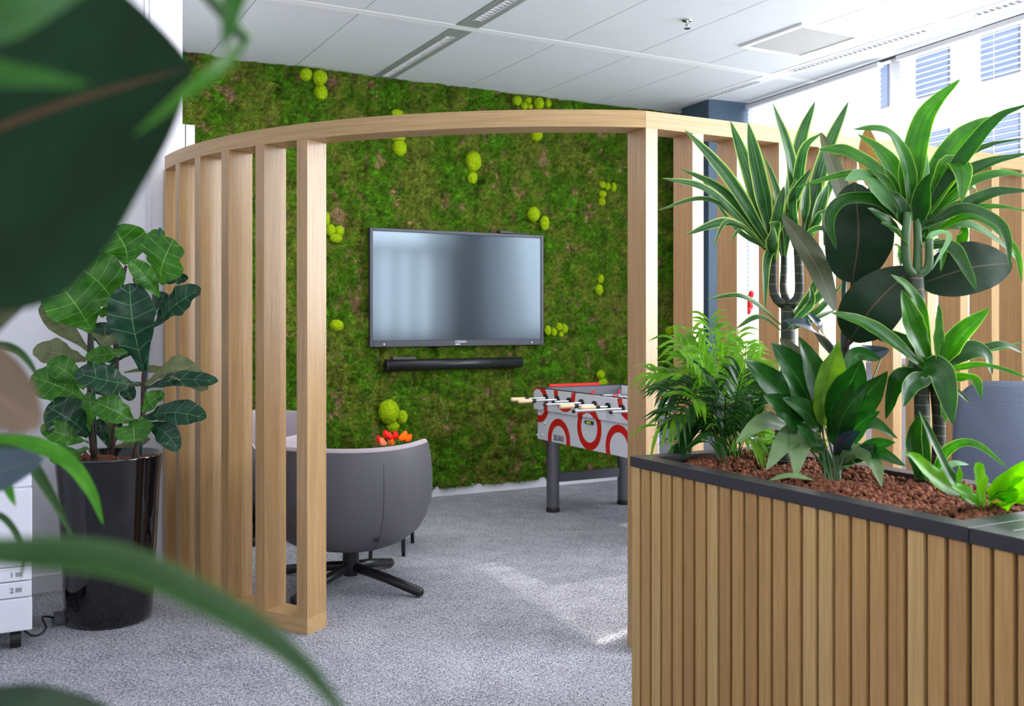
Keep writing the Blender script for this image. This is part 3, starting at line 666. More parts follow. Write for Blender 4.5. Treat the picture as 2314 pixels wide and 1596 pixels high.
figs = [((269,695,4.5),(225,640,4.42),(172,598,4.36),118,'fig'),((288,598,4.52),(283,560,4.5),(255,512,4.46),92,'fig'),((361,640,4.4),(368,595,4.34),(392,540,4.32),112,'fig'),
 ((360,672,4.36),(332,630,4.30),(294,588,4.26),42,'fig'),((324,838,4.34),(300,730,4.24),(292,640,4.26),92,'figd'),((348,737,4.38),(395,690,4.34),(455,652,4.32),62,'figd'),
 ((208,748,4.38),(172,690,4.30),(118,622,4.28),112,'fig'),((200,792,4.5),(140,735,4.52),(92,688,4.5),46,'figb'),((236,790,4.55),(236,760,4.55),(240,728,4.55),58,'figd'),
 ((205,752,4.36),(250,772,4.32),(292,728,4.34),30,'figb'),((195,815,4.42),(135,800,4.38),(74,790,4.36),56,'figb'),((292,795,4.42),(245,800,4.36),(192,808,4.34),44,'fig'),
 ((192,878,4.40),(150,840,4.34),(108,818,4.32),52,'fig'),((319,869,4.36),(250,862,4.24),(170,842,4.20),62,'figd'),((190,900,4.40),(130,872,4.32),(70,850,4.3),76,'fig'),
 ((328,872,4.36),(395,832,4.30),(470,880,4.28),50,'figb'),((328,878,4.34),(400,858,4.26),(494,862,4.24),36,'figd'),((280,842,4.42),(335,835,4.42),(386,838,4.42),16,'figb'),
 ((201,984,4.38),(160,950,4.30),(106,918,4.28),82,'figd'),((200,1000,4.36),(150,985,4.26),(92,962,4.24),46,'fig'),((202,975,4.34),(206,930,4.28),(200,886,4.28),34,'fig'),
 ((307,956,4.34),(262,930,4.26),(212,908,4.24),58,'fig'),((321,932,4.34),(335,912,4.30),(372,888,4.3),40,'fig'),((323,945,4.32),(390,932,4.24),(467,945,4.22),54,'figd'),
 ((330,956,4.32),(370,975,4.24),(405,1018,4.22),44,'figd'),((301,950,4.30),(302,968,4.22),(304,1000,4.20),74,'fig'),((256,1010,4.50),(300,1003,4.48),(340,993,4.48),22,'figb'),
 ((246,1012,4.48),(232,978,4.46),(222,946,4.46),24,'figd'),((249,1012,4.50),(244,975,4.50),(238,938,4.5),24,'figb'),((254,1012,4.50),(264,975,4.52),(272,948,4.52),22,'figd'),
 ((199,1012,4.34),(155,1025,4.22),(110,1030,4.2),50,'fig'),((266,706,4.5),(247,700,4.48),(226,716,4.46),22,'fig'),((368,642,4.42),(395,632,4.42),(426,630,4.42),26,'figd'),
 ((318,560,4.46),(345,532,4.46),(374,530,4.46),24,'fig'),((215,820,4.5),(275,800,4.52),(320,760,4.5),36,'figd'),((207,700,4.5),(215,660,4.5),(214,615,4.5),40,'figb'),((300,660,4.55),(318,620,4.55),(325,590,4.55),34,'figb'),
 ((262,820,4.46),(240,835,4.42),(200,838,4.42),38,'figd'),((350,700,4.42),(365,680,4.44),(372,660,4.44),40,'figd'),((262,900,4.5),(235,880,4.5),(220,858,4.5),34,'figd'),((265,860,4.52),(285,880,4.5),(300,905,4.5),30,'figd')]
for a, b, c, w, k in figs: leaf(t, [a, b, c], w*1.24, 'fiddle', LG[k], nrm=(R.uniform(-.2, .2), -.9, .55), fold=.18, wave=.07, m=10, n=26)

# ---- palm
pb = PL(.30, .13, .9); t = thing('parlour_palm', 'feathery parlour palm at the far left end of the planter', 'plant', pb)
tips = [(1476,842,3.2),(1484,965,3.05),(1532,770,3.2),(1562,742,3.3),(1604,726,3.25),(1640,752,3.4),(1686,782,3.3),(1722,812,3.2),(1735,862,3.1),(1712,905,3.0),(1502,885,3.1),(1522,935,3.0),(1752,950,3.1),(1722,1000,3.0),(1556,812,3.0),(1622,782,3.0),(1676,842,3.0),(1592,842,2.98),(1640,900,2.98),(1560,900,3.0),(1700,960,3.2),(1600,1000,3.0),(1530,1000,3.2),(1668,745,3.45),(1580,790,3.1),(1655,812,3.05),(1520,850,3.3),(1610,940,3.1),(1680,930,3.15),(1740,900,3.3),(1545,960,3.15),(1630,860,3.2),(1705,850,3.35)]
for i, tp in enumerate(tips):
    tip = P(*tp); b0 = pb+Vector((R.uniform(-.03, .03), R.uniform(-.03, .03), 0)); v = tip-b0
    mid = b0+v*.5+Vector((0, 0, .11*min(1, abs(v.x)*5)))+Vector((R.uniform(-.02, .02), R.uniform(-.02, .02), 0)); sp = spline([b0, mid, tip], 24)
    mb = MB(); mb.tube(sp, .0016, 5)
    for j in range(7, 25, 2 if i % 2 else 1):
        p = sp[j]; tg = (sp[min(24, j+1)]-sp[j-1]).normalized(); sd = tg.cross(Vector((0, -.5, .85))).normalized()
        L = .085*math.sin(math.pi*(j-5)/24)**.6*R.uniform(.75, 1.25)+.025
        for s_ in (-1, 1):
            dr = (sd*s_*.8+tg*.8+Vector((0, R.uniform(-.3, .3), R.uniform(-.25, .1)))).normalized(); e = p+dr*L+Vector((0, 0, -.28*L)); leafshape(mb, [p, p+dr*L*.5+Vector((0, 0, .02*L)), e], .0125, 'lily', (R.uniform(-.3, .3), -.6, .75), .25, 0, 6, 2, i*50+j)
    obj('frond', mb, LG['palm' if tp[1] < 830 or R.random() < .3 else 'palmd'], t, True)

# ---- striped dracaena
t = thing('striped_dracaena', 'tall dracaena with white striped narrow leaves on ringed canes', 'plant', PL(.38, .38, .9))
stalk(t, [(1775, 1052, 2.95), (1768, 970, 2.95), (1780, 840, 2.95), (1781, 690, 2.95)], (.022, .021), CANE, 'cane', 14)
stalk(t, [(1775, 692, 2.95), (1752, 672, 2.95), (1746, 630, 2.95), (1749, 545, 2.94), (1748, 500, 2.94)], (.014, .011), CANE, 'cane')
stalk(t, [(1782, 690, 2.96), (1770, 655, 2.98), (1772, 600, 2.98), (1771, 540, 2.98)], (.012, .009), CANE, 'cane')
stalk(t, [(1786, 692, 2.94), (1805, 668, 2.94), (1806, 620, 2.93), (1803, 560, 2.93), (1802, 520, 2.93)], (.015, .012), CANE, 'cane')
wl_ = [((1742,560),(1640,400),(1546,292),40,2.8),((1740,570),(1640,440),(1536,380),28,2.85),((1742,580),(1610,440),(1494,402),32,2.75),((1744,575),(1610,455),(1482,476),18,2.9),
 ((1738,545),(1695,400),(1650,272),38,3.0),((1740,530),(1712,390),(1690,276),42,2.85),((1738,568),(1650,505),(1546,532),30,2.75),((1740,570),(1650,500),(1608,562),12,2.7),((1740,575),(1680,520),(1650,550),12,2.7),
 ((1745,540),(1790,350),(1745,233),0,0),((1790,520),(1785,370),(1746,232),40,2.85),((1790,500),(1808,330),(1842,228),34,3.0),((1812,560),(1862,360),(1918,228),36,3.05),((1795,500),(1815,350),(1856,300),28,2.8),
 ((1758,530),(1755,440),(1727,352),24,2.95),((1748,540),(1790,450),(1834,380),32,2.75),((1822,540),(1842,440),(1852,362),36,3.0),((1820,560),(1850,470),(1872,415),34,2.9),((1812,560),(1862,480),(1862,560),20,2.85),
 ((1752,560),(1732,590),(1729,702),22,2.8),((1748,560),(1760,480),(1772,420),30,2.9),((1806,560),(1790,480),(1798,400),34,2.8),((1808,560),(1815,480),(1826,400),34,2.85),((1745,560),(1700,480),(1660,420),30,3.05),
 ((1768,580),(1752,500),(1740,430),26,3.0),((1772,580),(1775,500),(1790,440),28,3.0),((1800,560),(1840,520),(1880,520),20,2.85),((1750,590),(1748,520),(1760,500),34,2.75),((1750,585),(1745,540),(1752,498),30,2.7),
 ((1765,735),(1680,672),(1596,677),17,2.8),((1765,748),(1715,718),(1661,744),20,2.85),((1790,720),(1835,660),(1848,600),20,2.9),((1790,730),(1860,660),(1880,610),22,2.9),((1790,740),(1850,700),(1905,640),18,3.0),((1790,745),(1840,720),(1890,700),16,3.0),((1775,745),(1830,690),(1830,640),20,2.85),
 ((1795,560),(1778,470),(1800,310),30,3.05),((1800,560),(1840,500),(1905,350),28,3.1),((1745,570),(1665,520),(1600,430),18,3.1)]
for a, b, c, w, d in wl_:
    if not w: continue
    leaf(t, [(a[0], a[1], 2.94), (b[0], b[1], (d+2.94)/2-.03), (c[0], c[1], d)], w*1.0, 'strap', LG['war'], nrm=(R.uniform(-.4, .4), -.75, .6), fold=.35, wave=.02, m=6)

# ---- rubber plant in planter
t = thing('rubber_plant', 'rubber plant with very large dark leaves tied to a green stake', 'plant', PL(.40, .52, .9))
stalk(t, [(1907, 1088, 2.78), (1908, 900, 2.78), (1915, 760, 2.78), (1928, 640, 2.78), (1940, 520, 2.8), (1968, 420, 2.85)], (.009, .006), BARK); stalk(t, [(1902, 1085, 2.80), (1904, 860, 2.80), (1908, 630, 2.80)], .007, STAKE, 'stake')
stalk(t, [(1904, 790, 2.78), (1960, 740, 2.74), (2010, 690, 2.7)], .005, BARK)
for a, b, c, w, k, nr in [((1889,702,2.72),(1838,590,2.66),(1766,486,2.66),84,'rubb',(.5,-.8,.3)),((1926,640,2.74),(1940,530,2.66),(1930,412,2.7),150,'rub',(-.1,-1,.1)),((1920,770,2.72),(1975,690,2.62),(2062,605,2.62),128,'rub',(-.2,-1,.2)),
 ((2078,642,2.66),(2190,606,2.6),(2288,594,2.62),122,'rub',(0,-1,.3)),((1912,482,2.8),(1890,400,2.78),(1854,298,2.8),62,'rubb',(.5,-.8,.2)),((1966,425,2.9),(1962,355,2.9),(1960,288,2.9),48,'rubo',(0,-1,.1)),
 ((1875,802,2.7),(1838,742,2.6),(1772,724,2.62),66,'rubg',(.2,-.5,.9)),((1868,785,2.72),(1855,740,2.66),(1822,705,2.68),40,'rubg',(.5,-.6,.6)),((1850,900,2.76),(1815,830,2.76),(1762,764,2.76),62,'rubb',(.4,-.8,.3)),((1905,560,2.82),(1880,520,2.85),(1868,470,2.85),50,'rub',(.2,-1,.2)),((1910,780,2.82),(1960,800,2.85),(2010,790,2.85),46,'rubg',(0,-.8,.6))]:
    leaf(t, [a, b, c], w, 'rubber', LG[k], nrm=nr, fold=.12, wave=.012, m=10, n=28)

# ---- broad-leaf dracaena
t = thing('corn_plant', 'tall corn plant with broad glossy green leaves on two ringed canes', 'plant', PL(.40, .80, .9))
stalk(t, [(2084, 1092, 2.62), (2084, 960, 2.62), (2080, 780, 2.6), (2070, 620, 2.58)], (.021, .018), CANE, 'cane', 14)
stalk(t, [(2118, 1085, 2.66), (2122, 960, 2.64), (2112, 850, 2.6)], (.018, .016), CANE, 'cane', 14)
stalk(t, [(2066, 622, 2.58), (2050, 600, 2.57), (2046, 540, 2.56), (2052, 480, 2.56)], (.013, .011), STALK, 'cane'); stalk(t, [(2072, 620, 2.58), (2074, 560, 2.58), (2072, 490, 2.58)], (.012, .010), STALK, 'cane'); stalk(t, [(2076, 622, 2.58), (2098, 600, 2.57), (2100, 540, 2.56)], (.012, .010), STALK, 'cane')
ml = [([(2052,470),(2060,378),(2092,262),(2172,176)],58,'mas'),([(2078,490),(2120,390),(2178,305),(2252,262)],58,'mas'),([(2090,480),(2180,350),(2250,272),(2330,232)],36,'masd'),
 ([(2052,500),(2030,420),(1995,350),(1936,302)],56,'mas'),([(2060,480),(2050,380),(2005,300),(1924,292)],40,'mas'),([(2045,480),(1995,400),(1912,345),(1846,338)],52,'mas'),
 ([(2038,500),(1990,440),(1950,400),(1908,408)],54,'masm'),([(2040,490),(1995,405),(1912,395),(1796,425)],26,'mas'),([(2045,510),(1985,455),(1905,455),(1874,500),(1891,566)],36,'masd'),
 ([(2052,480),(2072,410),(2110,364)],36,'masy'),([(2078,490),(2110,410),(2146,338)],60,'masd'),([(2094,480),(2150,376),(2172,392),(2173,458)],60,'mas'),
 ([(2090,470),(2160,372),(2229,330),(2320,312)],18,'masd'),([(2095,480),(2150,412),(2229,370),(2330,345)],34,'masd'),([(2098,490),(2180,420),(2264,392),(2340,404)],28,'mas'),
 ([(2095,500),(2170,470),(2246,436),(2340,432)],36,'masd'),([(2095,505),(2170,478),(2246,467),(2335,480)],20,'mas'),([(2092,510),(2180,474),(2264,514),(2284,610)],34,'masd'),
 ([(2090,540),(2130,510),(2172,520),(2162,602)],44,'mas'),([(2070,520),(2085,500),(2100,512),(2063,566)],44,'masd'),([(2102,560),(2128,555),(2126,614)],30,'mas'),([(2100,550),(2150,560),(2178,600),(2208,658)],36,'masd'),
 ([(2088,560),(2110,530),(2145,535),(2105,612)],16,'masm'),([(2096,520),(2170,505),(2240,535),(2326,612)],28,'mas'),([(2050,520),(2035,470),(2010,430)],46,'masd'),([(2075,510),(2085,440),(2105,390)],44,'masd'),
 ([(2060,500),(2075,420),(2090,330)],52,'masm'),([(2045,540),(2000,500),(1960,470)],36,'masd'),([(2052,560),(2020,520),(1990,505)],34,'masd'),([(2100,500),(2140,450),(2190,420),(2210,440)],40,'mas'),([(2044,560),(2030,560),(2036,608)],26,'mas'),([(2098,530),(2200,490),(2290,560),(2310,640)],24,'mas'),
 # lower head
 ([(2119,828),(2116,760),(2120,686)],48,'mas'),([(2122,828),(2160,763),(2238,696)],52,'mas'),([(2102,818),(2078,700),(2050,650),(2012,620)],32,'mas'),([(2096,815),(2062,740),(2036,655)],66,'mas'),
 ([(2094,835),(1972,742),(1876,706)],44,'mas'),([(2098,838),(2040,780),(1974,758)],72,'masd'),([(2072,838),(2125,845),(2152,962)],68,'masd'),([(2096,850),(2028,862),(2001,948)],52,'masd'),
 ([(2126,832),(2180,795),(2225,800),(2242,848)],50,'masd'),([(2126,826),(2200,795),(2257,788),(2320,772)],15,'mas'),([(2126,840),(2200,828),(2257,834),(2325,856)],28,'mas'),([(2128,846),(2180,856),(2205,862),(2218,902)],30,'mas'),
 ([(2126,850),(2170,890),(2192,912)],14,'masd'),([(2118,836),(2250,780),(2316,800)],20,'masd'),([(2112,845),(2080,800),(2060,840),(2050,900)],46,'masd'),([(2118,846),(2140,890),(2130,960)],50,'mas'),([(2108,850),(2060,870),(2040,920)],44,'masd'),
 ([(2075,1080),(2062,1000),(2078,935)],44,'masd'),([(2085,1085),(2090,1020),(2075,930)],26,'masd'),([(2104,1088),(2140,1020),(2200,1003),(2278,1058)],24,'mas'),([(2095,1088),(2070,1040),(2030,1022)],14,'mas'),([(2100,1090),(2150,1050),(2190,1050)],16,'masm')]
for pp, w, k in ml:
    n_ = len(pp); hd = R.uniform(-.18, .12)
    leaf(t, [(x, y, 2.58+hd*i/(n_-1)) for i, (x, y) in enumerate(pp)], w, 'strap', LG[k], nrm=(R.uniform(-.35, .35), -.8, .55), fold=.28, wave=.035, m=8)

# ---- peace lily
t = thing('peace_lily', 'peace lily with wide ribbed leaves in front of the rubber plant', 'plant', PL(.27, .60, .9))
ly = [([(1850,955),(1760,885),(1680,812)],84,'lil'),([(1852,950),(1805,860),(1742,774)],96,'lil'),([(1858,930),(1835,840),(1803,760)],66,'lil'),([(1864,965),(1868,870),(1893,772)],92,'lill'),
 ([(1835,975),(1790,935),(1724,893)],78,'lil'),([(1858,975),(1820,930),(1768,900)],56,'lil'),([(1785,966),(1725,955),(1662,1002)],42,'lilg'),([(1862,1015),(1790,985),(1730,1064)],54,'lilg'),([(1864,1018),(1812,992),(1797,1080)],60,'lilg'),
 ([(1840,1086),(1788,1076),(1736,1086)],28,'lilg'),([(1890,1060),(1932,1026),(1972,1045),(1993,1102)],52,'lilg'),([(1892,1050),(1970,1022),(2048,1054)],38,'lil'),([(1880,965),(1915,880),(1948,812)],82,'lil'),([(1990,812),(1930,805),(1903,886)],34,'lil'),
 ([(1890,1000),(1945,910),(2006,838)],76,'lil'),([(1890,1015),(1960,955),(2030,992)],32,'lil'),([(1925,1040),(1975,1010),(2024,1000)],38,'lil'),([(1893,1035),(1910,1000),(1945,975)],42,'rubg'),([(1884,985),(1890,930),(1930,860)],56,'lil'),([(1855,990),(1840,1000),(1800,960)],40,'lil'),([(1900,1020),(1940,960),(1990,930)],48,'lil'),([(1888,1010),(1905,940),(1960,870)],60,'lil'),([(1870,1085),(1862,1030),(1845,1000)],26,'lil')]
for i, (pp, w, k) in enumerate(ly):
    d0 = 2.70; n_ = len(pp); hd = -.14 if w > 35 else 0
    if i == 9:
        leaf(t, [(x, y, 2.50) for x, y in pp], w, 'lily', LG[k], nrm=(0, -.3, 1), fold=.15, wave=.03); continue
    leaf(t, [(x, y, d0+hd*j/(n_-1)) for j, (x, y) in enumerate(pp)], w, 'lily', LG[k], nrm=(R.uniform(-.3, .3), -.9, .4), fold=.22, wave=.03, n=20)
    bx = 1878+R.uniform(-14, 22); stalk(t, [(bx, 1100, 2.66), ((bx*2+pp[0][0])/3, (2*1080+pp[0][1])/3, 2.68), (pp[0][0], pp[0][1], 2.70)], (.0035, .0022), STALK, 'leaf_stalk', 6, 6)

# ---- nest fern
t = thing('birds_nest_fern', 'bright lime green nest fern at the near right end of the planter', 'plant', PL(.33, 1.03, .9))
for pp, w in [([(2212,1140),(2120,1085),(2052,1022)],48),([(2215,1142),(2168,1110),(2166,1050)],36),([(2225,1142),(2212,1095),(2204,1046)],58),([(2240,1142),(2275,1090),(2326,1040)],46),([(2242,1146),(2290,1105),(2345,1085)],56),([(2240,1150),(2290,1128),(2345,1130)],58),([(2235,1146),(2248,1110),(2290,1060)],40),([(2220,1150),(2190,1120),(2150,1100)],40),([(2205,1138),(2150,1080),(2076,928)],30),([(2232,1150),(2262,1120),(2300,1110)],44)]:
    leaf(t, [(x, y, 2.30-.06*j) for j, (x, y) in enumerate(pp)], w, 'fern', LG['fern'] if w != 30 else LG['masd'], nrm=(R.uniform(-.2, .2), -.85, .5), fold=.25, wave=.05)
leaf(t, [(2222,1140,2.22),(2250,1134,2.2),(2276,1140,2.2)], 16, 'lily', LG['masy'], nrm=(0, -.4, 1), wave=.06)
# small creeping plant at the back of the planter
t = thing('creeping_fig', 'small bushy green plant low between palm and peace lily', 'plant', PL(.44, .22, .9))
cb = PL(.44, .22, .89)
for i in range(26):
    a = R.uniform(0, 6.28); L = R.uniform(.06, .14); e = cb+Vector((math.cos(a)*L, math.sin(a)*L*.4, R.uniform(.01, .07))); mb = MB(); sp = spline([cb, (cb+e)/2+Vector((0, 0, .03)), e], 6); mb.tube(sp, .001, 4)
    for p in sp[2:]:
        for s_ in (-1, 1):
            q = p+Vector((s_*.018, R.uniform(-.01, .01), R.uniform(0, .012))); leafshape(mb, [p, (p+q)/2+Vector((0, 0, .003)), q], .012, 'lily', (0, -.7, .7), .2, 0, 4, 2, i)
    obj('sprig', mb, LG['palm' if i % 3 else 'palmd'], t, True)

# ================================================================= FOREGROUND PLANTS
t = thing('planter', 'dark planter box just out of view below the near left leaves', 'planter', (-.85, .7, 0))
mb = MB()
for x0, x1, y0, y1 in ((-1.35, -.35, .02, .05), (-1.35, -.35, 1.33, 1.36), (-1.35, -1.32, .05, 1.33), (-.38, -.35, .05, 1.33)): mb.box(x0, x1, y0, y1, 0, .8)
mb.box(-1.32, -.38, .05, 1.33, .3, .76); obj('body', mb, BLACKF, t)
t = thing('rubber_plant', 'huge blurred dark rubber leaf plant closest to the camera on the left', 'plant', (-.55, .5, .76))
def st3(pts, r, mat, name='stem'): mb = MB(); mb.tube(spline([Vector(p) for p in pts], 14), r, 10); return obj(name, mb, mat, t, True)
st3([(-.55, .50, .76), (-.50, .52, 1.1), (-.46, .55, 1.42), (-.44, .56, 1.7)], .008, BARK)
leaf(t, [(-330, 430, .60), (66, 262, .58), (436, 150, .57)], 870, 'rubber_pointed', leafmat('near_rubber_leaf', srgb(10, 38, 18), srgb(18, 52, 28), vein=srgb(84, 60, 44), veinn=60, trans=.05, rough=.6, spec=.12), nrm=(-.15, -1, .12), fold=.06, wave=.006, m=16, n=40)
leaf(t, [(-320, 860, .75), (-120, 810, .78), (112, 640, .8)], 160, 'rubber', LG['rubb'], nrm=(0, -.5, 1), fold=.1, wave=.01)
leaf(t, [(-240, 820, .62), (-60, 860, .62), (92, 968, .62)], 190, 'rubber', leafmat('rubber_leaf_brown_pink', srgb(84, 70, 56), srgb(118, 98, 80), vein=srgb(150, 120, 100), veinn=40, trans=.1, rough=.5), nrm=(0, -1, .4), fold=.1, wave=.01)  # brown-pink underside of a near rubber leaf
leaf(t, [(-180, 1130, .98), (-50, 1080, 1.0), (99, 1036, 1.02)], 135, 'rubber', LG['rubg'], nrm=(0, -.8, .6), fold=.1, wave=.01)
leaf(t, [(-330, 1760, .52), (-40, 1650, .54), (300, 1640, .56)], 290, 'rubber', LG['rub'], nrm=(0, -.3, 1), fold=.1, wave=.01)
for a_, b_ in (((-.46, .55, 1.42), (-330, 450, .60)), ((-.48, .53, 1.26), (-320, 860, .75)), ((-.47, .54, 1.34), (-240, 820, .62)), ((-.49, .53, 1.15), (-180, 1130, .98)), ((-.50, .52, 1.08), (-330, 1760, .52))):
    e_ = P(*b_); st3([a_, (Vector(a_)+e_)/2+Vector((0, 0, .02)), e_], .004, BARK, 'leaf_stalk')
ND = leafmat('near_leaf_deep_green', srgb(24, 70, 8), srgb(44, 96, 20), trans=.2)  # darker green for the upper leaves of the nearest dracaena
t = thing('dracaena', 'blurred dracaena with long arching green leaves closest at the left edge', 'plant', (-.62, .30, .76))
st3([(-.62, .30, .76), (-.60, .34, 1.0), (-.56, .4, 1.25), (-.54, .42, 1.5), (-.5, .44, 1.72)], .011, CANE, 'cane')
NG = LG['fgd']; NB = leafmat('near_leaf_bright', srgb(44, 104, 16), srgb(72, 136, 32), trans=.35)
for pp, w, k, kd in [([(-350,-60,.46),(0,40,.44),(180,-40,.42),(330,-110,.42)],230,ND,'strap'),([(-300,120,.40),(-60,165,.40),(208,192,.40)],95,ND,'strap'),([(560,90,.55),(505,148,.50),(430,205,.48),(300,310,.46)],42,LG['mas'],'strap'),
 ([(640,-160,.5),(545,-40,.5),(505,116,.5)],70,ND,'strap'),([(-140,1246,.44),(0,1248,.44),(260,1268,.44),(480,1362,.44),(670,1490,.44),(830,1680,.44)],80,NG,'strap')]:
    b_ = P(*pp[0]); cz = max(1.05, min(1.72, b_.z)); cr = Vector((-.56+.04*(cz-1.25)/.3, .41, cz))
    if pp[0][0] > 400: cr = Vector((-.50, .44, 1.72)); st3([cr, (cr+b_)/2+Vector((0, 0, .08)), b_], .004, STALK, 'leaf_stalk')
    else: st3([cr, (cr+b_)/2, b_], .005, STALK, 'leaf_stalk')
    leaf(t, pp, w, kd, k, nrm=(.1, -.85, .5), fold=.2, wave=.02, n=36)
t = thing('dracaena', 'light green dracaena tips drooping in front of the printer and black pot', 'plant', (-.98, 1.26, .76))
st3([(-.98, 1.26, .76), (-.97, 1.27, 1.0), (-.96, 1.28, 1.25), (-.95, 1.28, 1.5)], .012, CANE, 'cane')
for pp, w, k in [([(-60,990,1.35),(60,1000,1.35),(150,1040,1.32),(205,1110,1.32),(234,1188,1.32)],38,NB),([(-60,1000,1.25),(50,1030,1.25),(110,1110,1.25),(165,1215,1.25)],30,NG),([(-60,1030,1.2),(0,1070,1.2),(36,1146,1.2)],34,NB),
 ([(-60,1150,1.2),(10,1172,1.2),(52,1240,1.2),(48,1310,1.2)],16,NG),([(-60,770,1.3),(20,784,1.3),(60,812,1.3),(94,866,1.3)],20,NG),([(-50,800,1.3),(0,808,1.3),(34,820,1.3)],9,NG)]:
    b_ = P(*pp[0]); st3([(-.96, 1.28, min(1.48, max(1.0, b_.z))), b_], .006, STALK, 'leaf_stalk')
    leaf(t, pp, w, 'strap', k, nrm=(.1, -.85, .5), fold=.2, wave=.03, n=30)

# ================================================================= FOOTBALL TABLE
TC = Vector((.155, 6.98, 0))
def FT(a, s, z=0): return TC + U*a - V*s + Vector((0, 0, z))
TL = 1.42; TW = .76
t = thing('football_table', 'white table football table with red rings and steel legs', 'game table', FT(TW/2, TL/2, 0))
def m_rings():
    m = M('ringed_panel'); g_ = m.n('ShaderNodeNewGeometry'); p0 = TC
    d_ = m.n('ShaderNodeVectorMath', operation='SUBTRACT'); m.l(g_.outputs['Position'], d_.inputs[0]); d_.inputs[1].default_value = p0
    dt = m.n('ShaderNodeVectorMath', operation='DOT_PRODUCT'); m.l(d_.outputs[0], dt.inputs[0]); dt.inputs[1].default_value = -V
    sep = m.n('ShaderNodeSeparateXYZ'); m.l(g_.outputs['Position'], sep.inputs[0]); tot = None
    for (cs, cz, ro, ri) in [(.055, .765, .142, .092), (.42, .868, .142, .09), (.706, .648, .146, .096), (.325, .525, .148, .098), (1.045, .552, .148, .1), (1.19, .875, .145, .095), (1.38, .62, .14, .09)]:
        a = m.math('SUBTRACT', dt.outputs['Value'], cs); b_ = m.math('SUBTRACT', sep.outputs[2], cz)
        r = m.math('SQRT', m.math('ADD', m.math('MULTIPLY', a, a), m.math('MULTIPLY', b_, b_)))
        k = m.math('MULTIPLY', m.math('LESS_THAN', r, ro), m.math('GREATER_THAN', r, ri)); tot = k if tot is None else m.math('MAXIMUM', tot, k)
    m.col(m.mix(tot, srgb(206, 208, 218), srgb(196, 14, 22))); m.set(.3, 0, .5, .2); return m.m
RING = m_rings()
mb = MB(); mb.box(.0, .022, 0, TL, .715, .862, FT); obj('upper_side_panel', mb, RING, t)
mb = MB(); mb.box(.012, .04, .035, TL, .506, .7135, FT); obj('lower_side_panel', mb, RING, t)
mb = MB(); mb.box(TW-.03, TW, 0, TL, .506, .862, FT); obj('side_panel', mb, PRINTW, t)
DG = simple('graphite_panel', srgb(96, 96, 104), .5)
mb = MB(); mb.box(.04, TW-.03, 0, .03, .506, .862, FT); obj('end_panel', mb, DG, t)
mb = MB(); mb.box(.04, TW-.03, TL-.03, TL, .506, .85, FT); obj('end_panel', mb, DG, t)
mb = MB(); mb.box(.04, TW-.03, .03, TL-.03, .72, .735, FT); obj('playing_field', mb, simple('pitch_pale', srgb(206, 222, 222), .4), t)
mb = MB(); mb.box(.024, .034, .0, TL, .862, .868, FT); mb.box(TW-.03, TW, 0, TL, .862, .868, FT); mb.box(.03, TW-.03, 0, .03, .862, .868, FT); obj('top_edge', mb, BLACKM, t)
mb = MB(); mb.box(.12, .55, .002, .02, .868, .886, FT); obj('score_rail', mb, REDP, t)
for a, s in ((.08, .13), (TW-.08, .13), (.08, TL-.13), (TW-.08, TL-.13)):
    c = FT(a, s); mb = MB(); mb.lathe((c.x, c.y), [(.045, .035), (.045, .507)], 32); lg = obj('leg', mb, STEEL, t, True)
    mb = MB(); mb.lathe((c.x, c.y), [(0, 0), (.046, 0), (.05, .012), (.044, .024), (.044, .036), (0, .036)], 32); obj('foot', mb, BLACKR, lg, True)
for s in (.13, TL-.13): mb = MB(); mb.box(.12, TW-.12, s-.012, s+.012, .205, .27, FT); obj('crossbar', mb, DG, t)
handle_len = [(.27, 1), (.30, 1), (.12, 0), (.275, 0), (.255, 1), (.196, 1), (.346, 0), (.183, 0)]
for k in range(8):
    s = .176+.1545*k; z = .80; L, hd = handle_len[k]; z = .803
    mb = MB(); mb.tube([FT(-L, s, z), FT(TW+.2, s, z)], .0078, 14); rd = obj('rod', mb, CHROME, t, True)
    mb = MB(); mb.tube([FT(-.012, s, z), FT(.001, s, z)], .026, 24); obj('bushing', mb, BLACKR, rd)
    if hd:
        mb = MB(); mb.tube([FT(-L-.008, s, z), FT(-L, s, z), FT(-L+.095, s, z), FT(-L+.10, s, z)], [.011, .015, .013, .011], 16); obj('handle', mb, WOODH, rd, True)
        mb = MB(); mb.tube([FT(-L+.098, s, z), FT(-L+.125, s, z)], .0155, 16); obj('collar', mb, BLACKR, rd)
    else:
        mb = MB(); mb.tube([FT(-L-.012, s, z), FT(-L, s, z)], .0115, 16); obj('end_cap', mb, BLACKR, rd)
    nf = [1, 2, 3, 5, 5, 3, 2, 1][k]; col = REDP if k in (0, 1, 3, 5) else GREYP
    for j in range(nf):
        a = .03+(TW-.06)*(j+1)/(nf+1); mb = MB(); c0 = FT(a, s, z); tl = R.uniform(-.9, .9)
        dn = -V*math.sin(tl)+Vector((0, 0, math.cos(tl)))
        mb.tube([c0-dn*.055, c0-dn*.04, c0, c0+dn*.02, c0+dn*.028, c0+dn*.04, c0+dn*.05], [.008, .010, .013, .012, .006, .011, .004], 10); obj('figure', mb, col, rd, True)
mb = MB()
for s, z in ((.04, .785), (.57, .755), (1.0, .76), (.14, .62), (.10, .54), (.03, .53)):
    c = FT(-.001 if z > .715 else .011, s, z); mb.ball(c, .008, 5)
for z in (.80, .70): mb.ball(FT(.12, TL+.002, z), .009, 5)
obj('bolt', mb, CHROME, t)
mb = MB(); mb.box(.006, .0125, .66, .76, .672, .692, FT); lv = obj('spirit_level', mb, BLACKR, t); lv['label'] = 'small spirit level set in the side panel'
mb = MB(); mb.box(.003, .007, .685, .735, .676, .688, FT); obj('vial', mb, simple('vial_green', srgb(170, 220, 40), .3), lv)
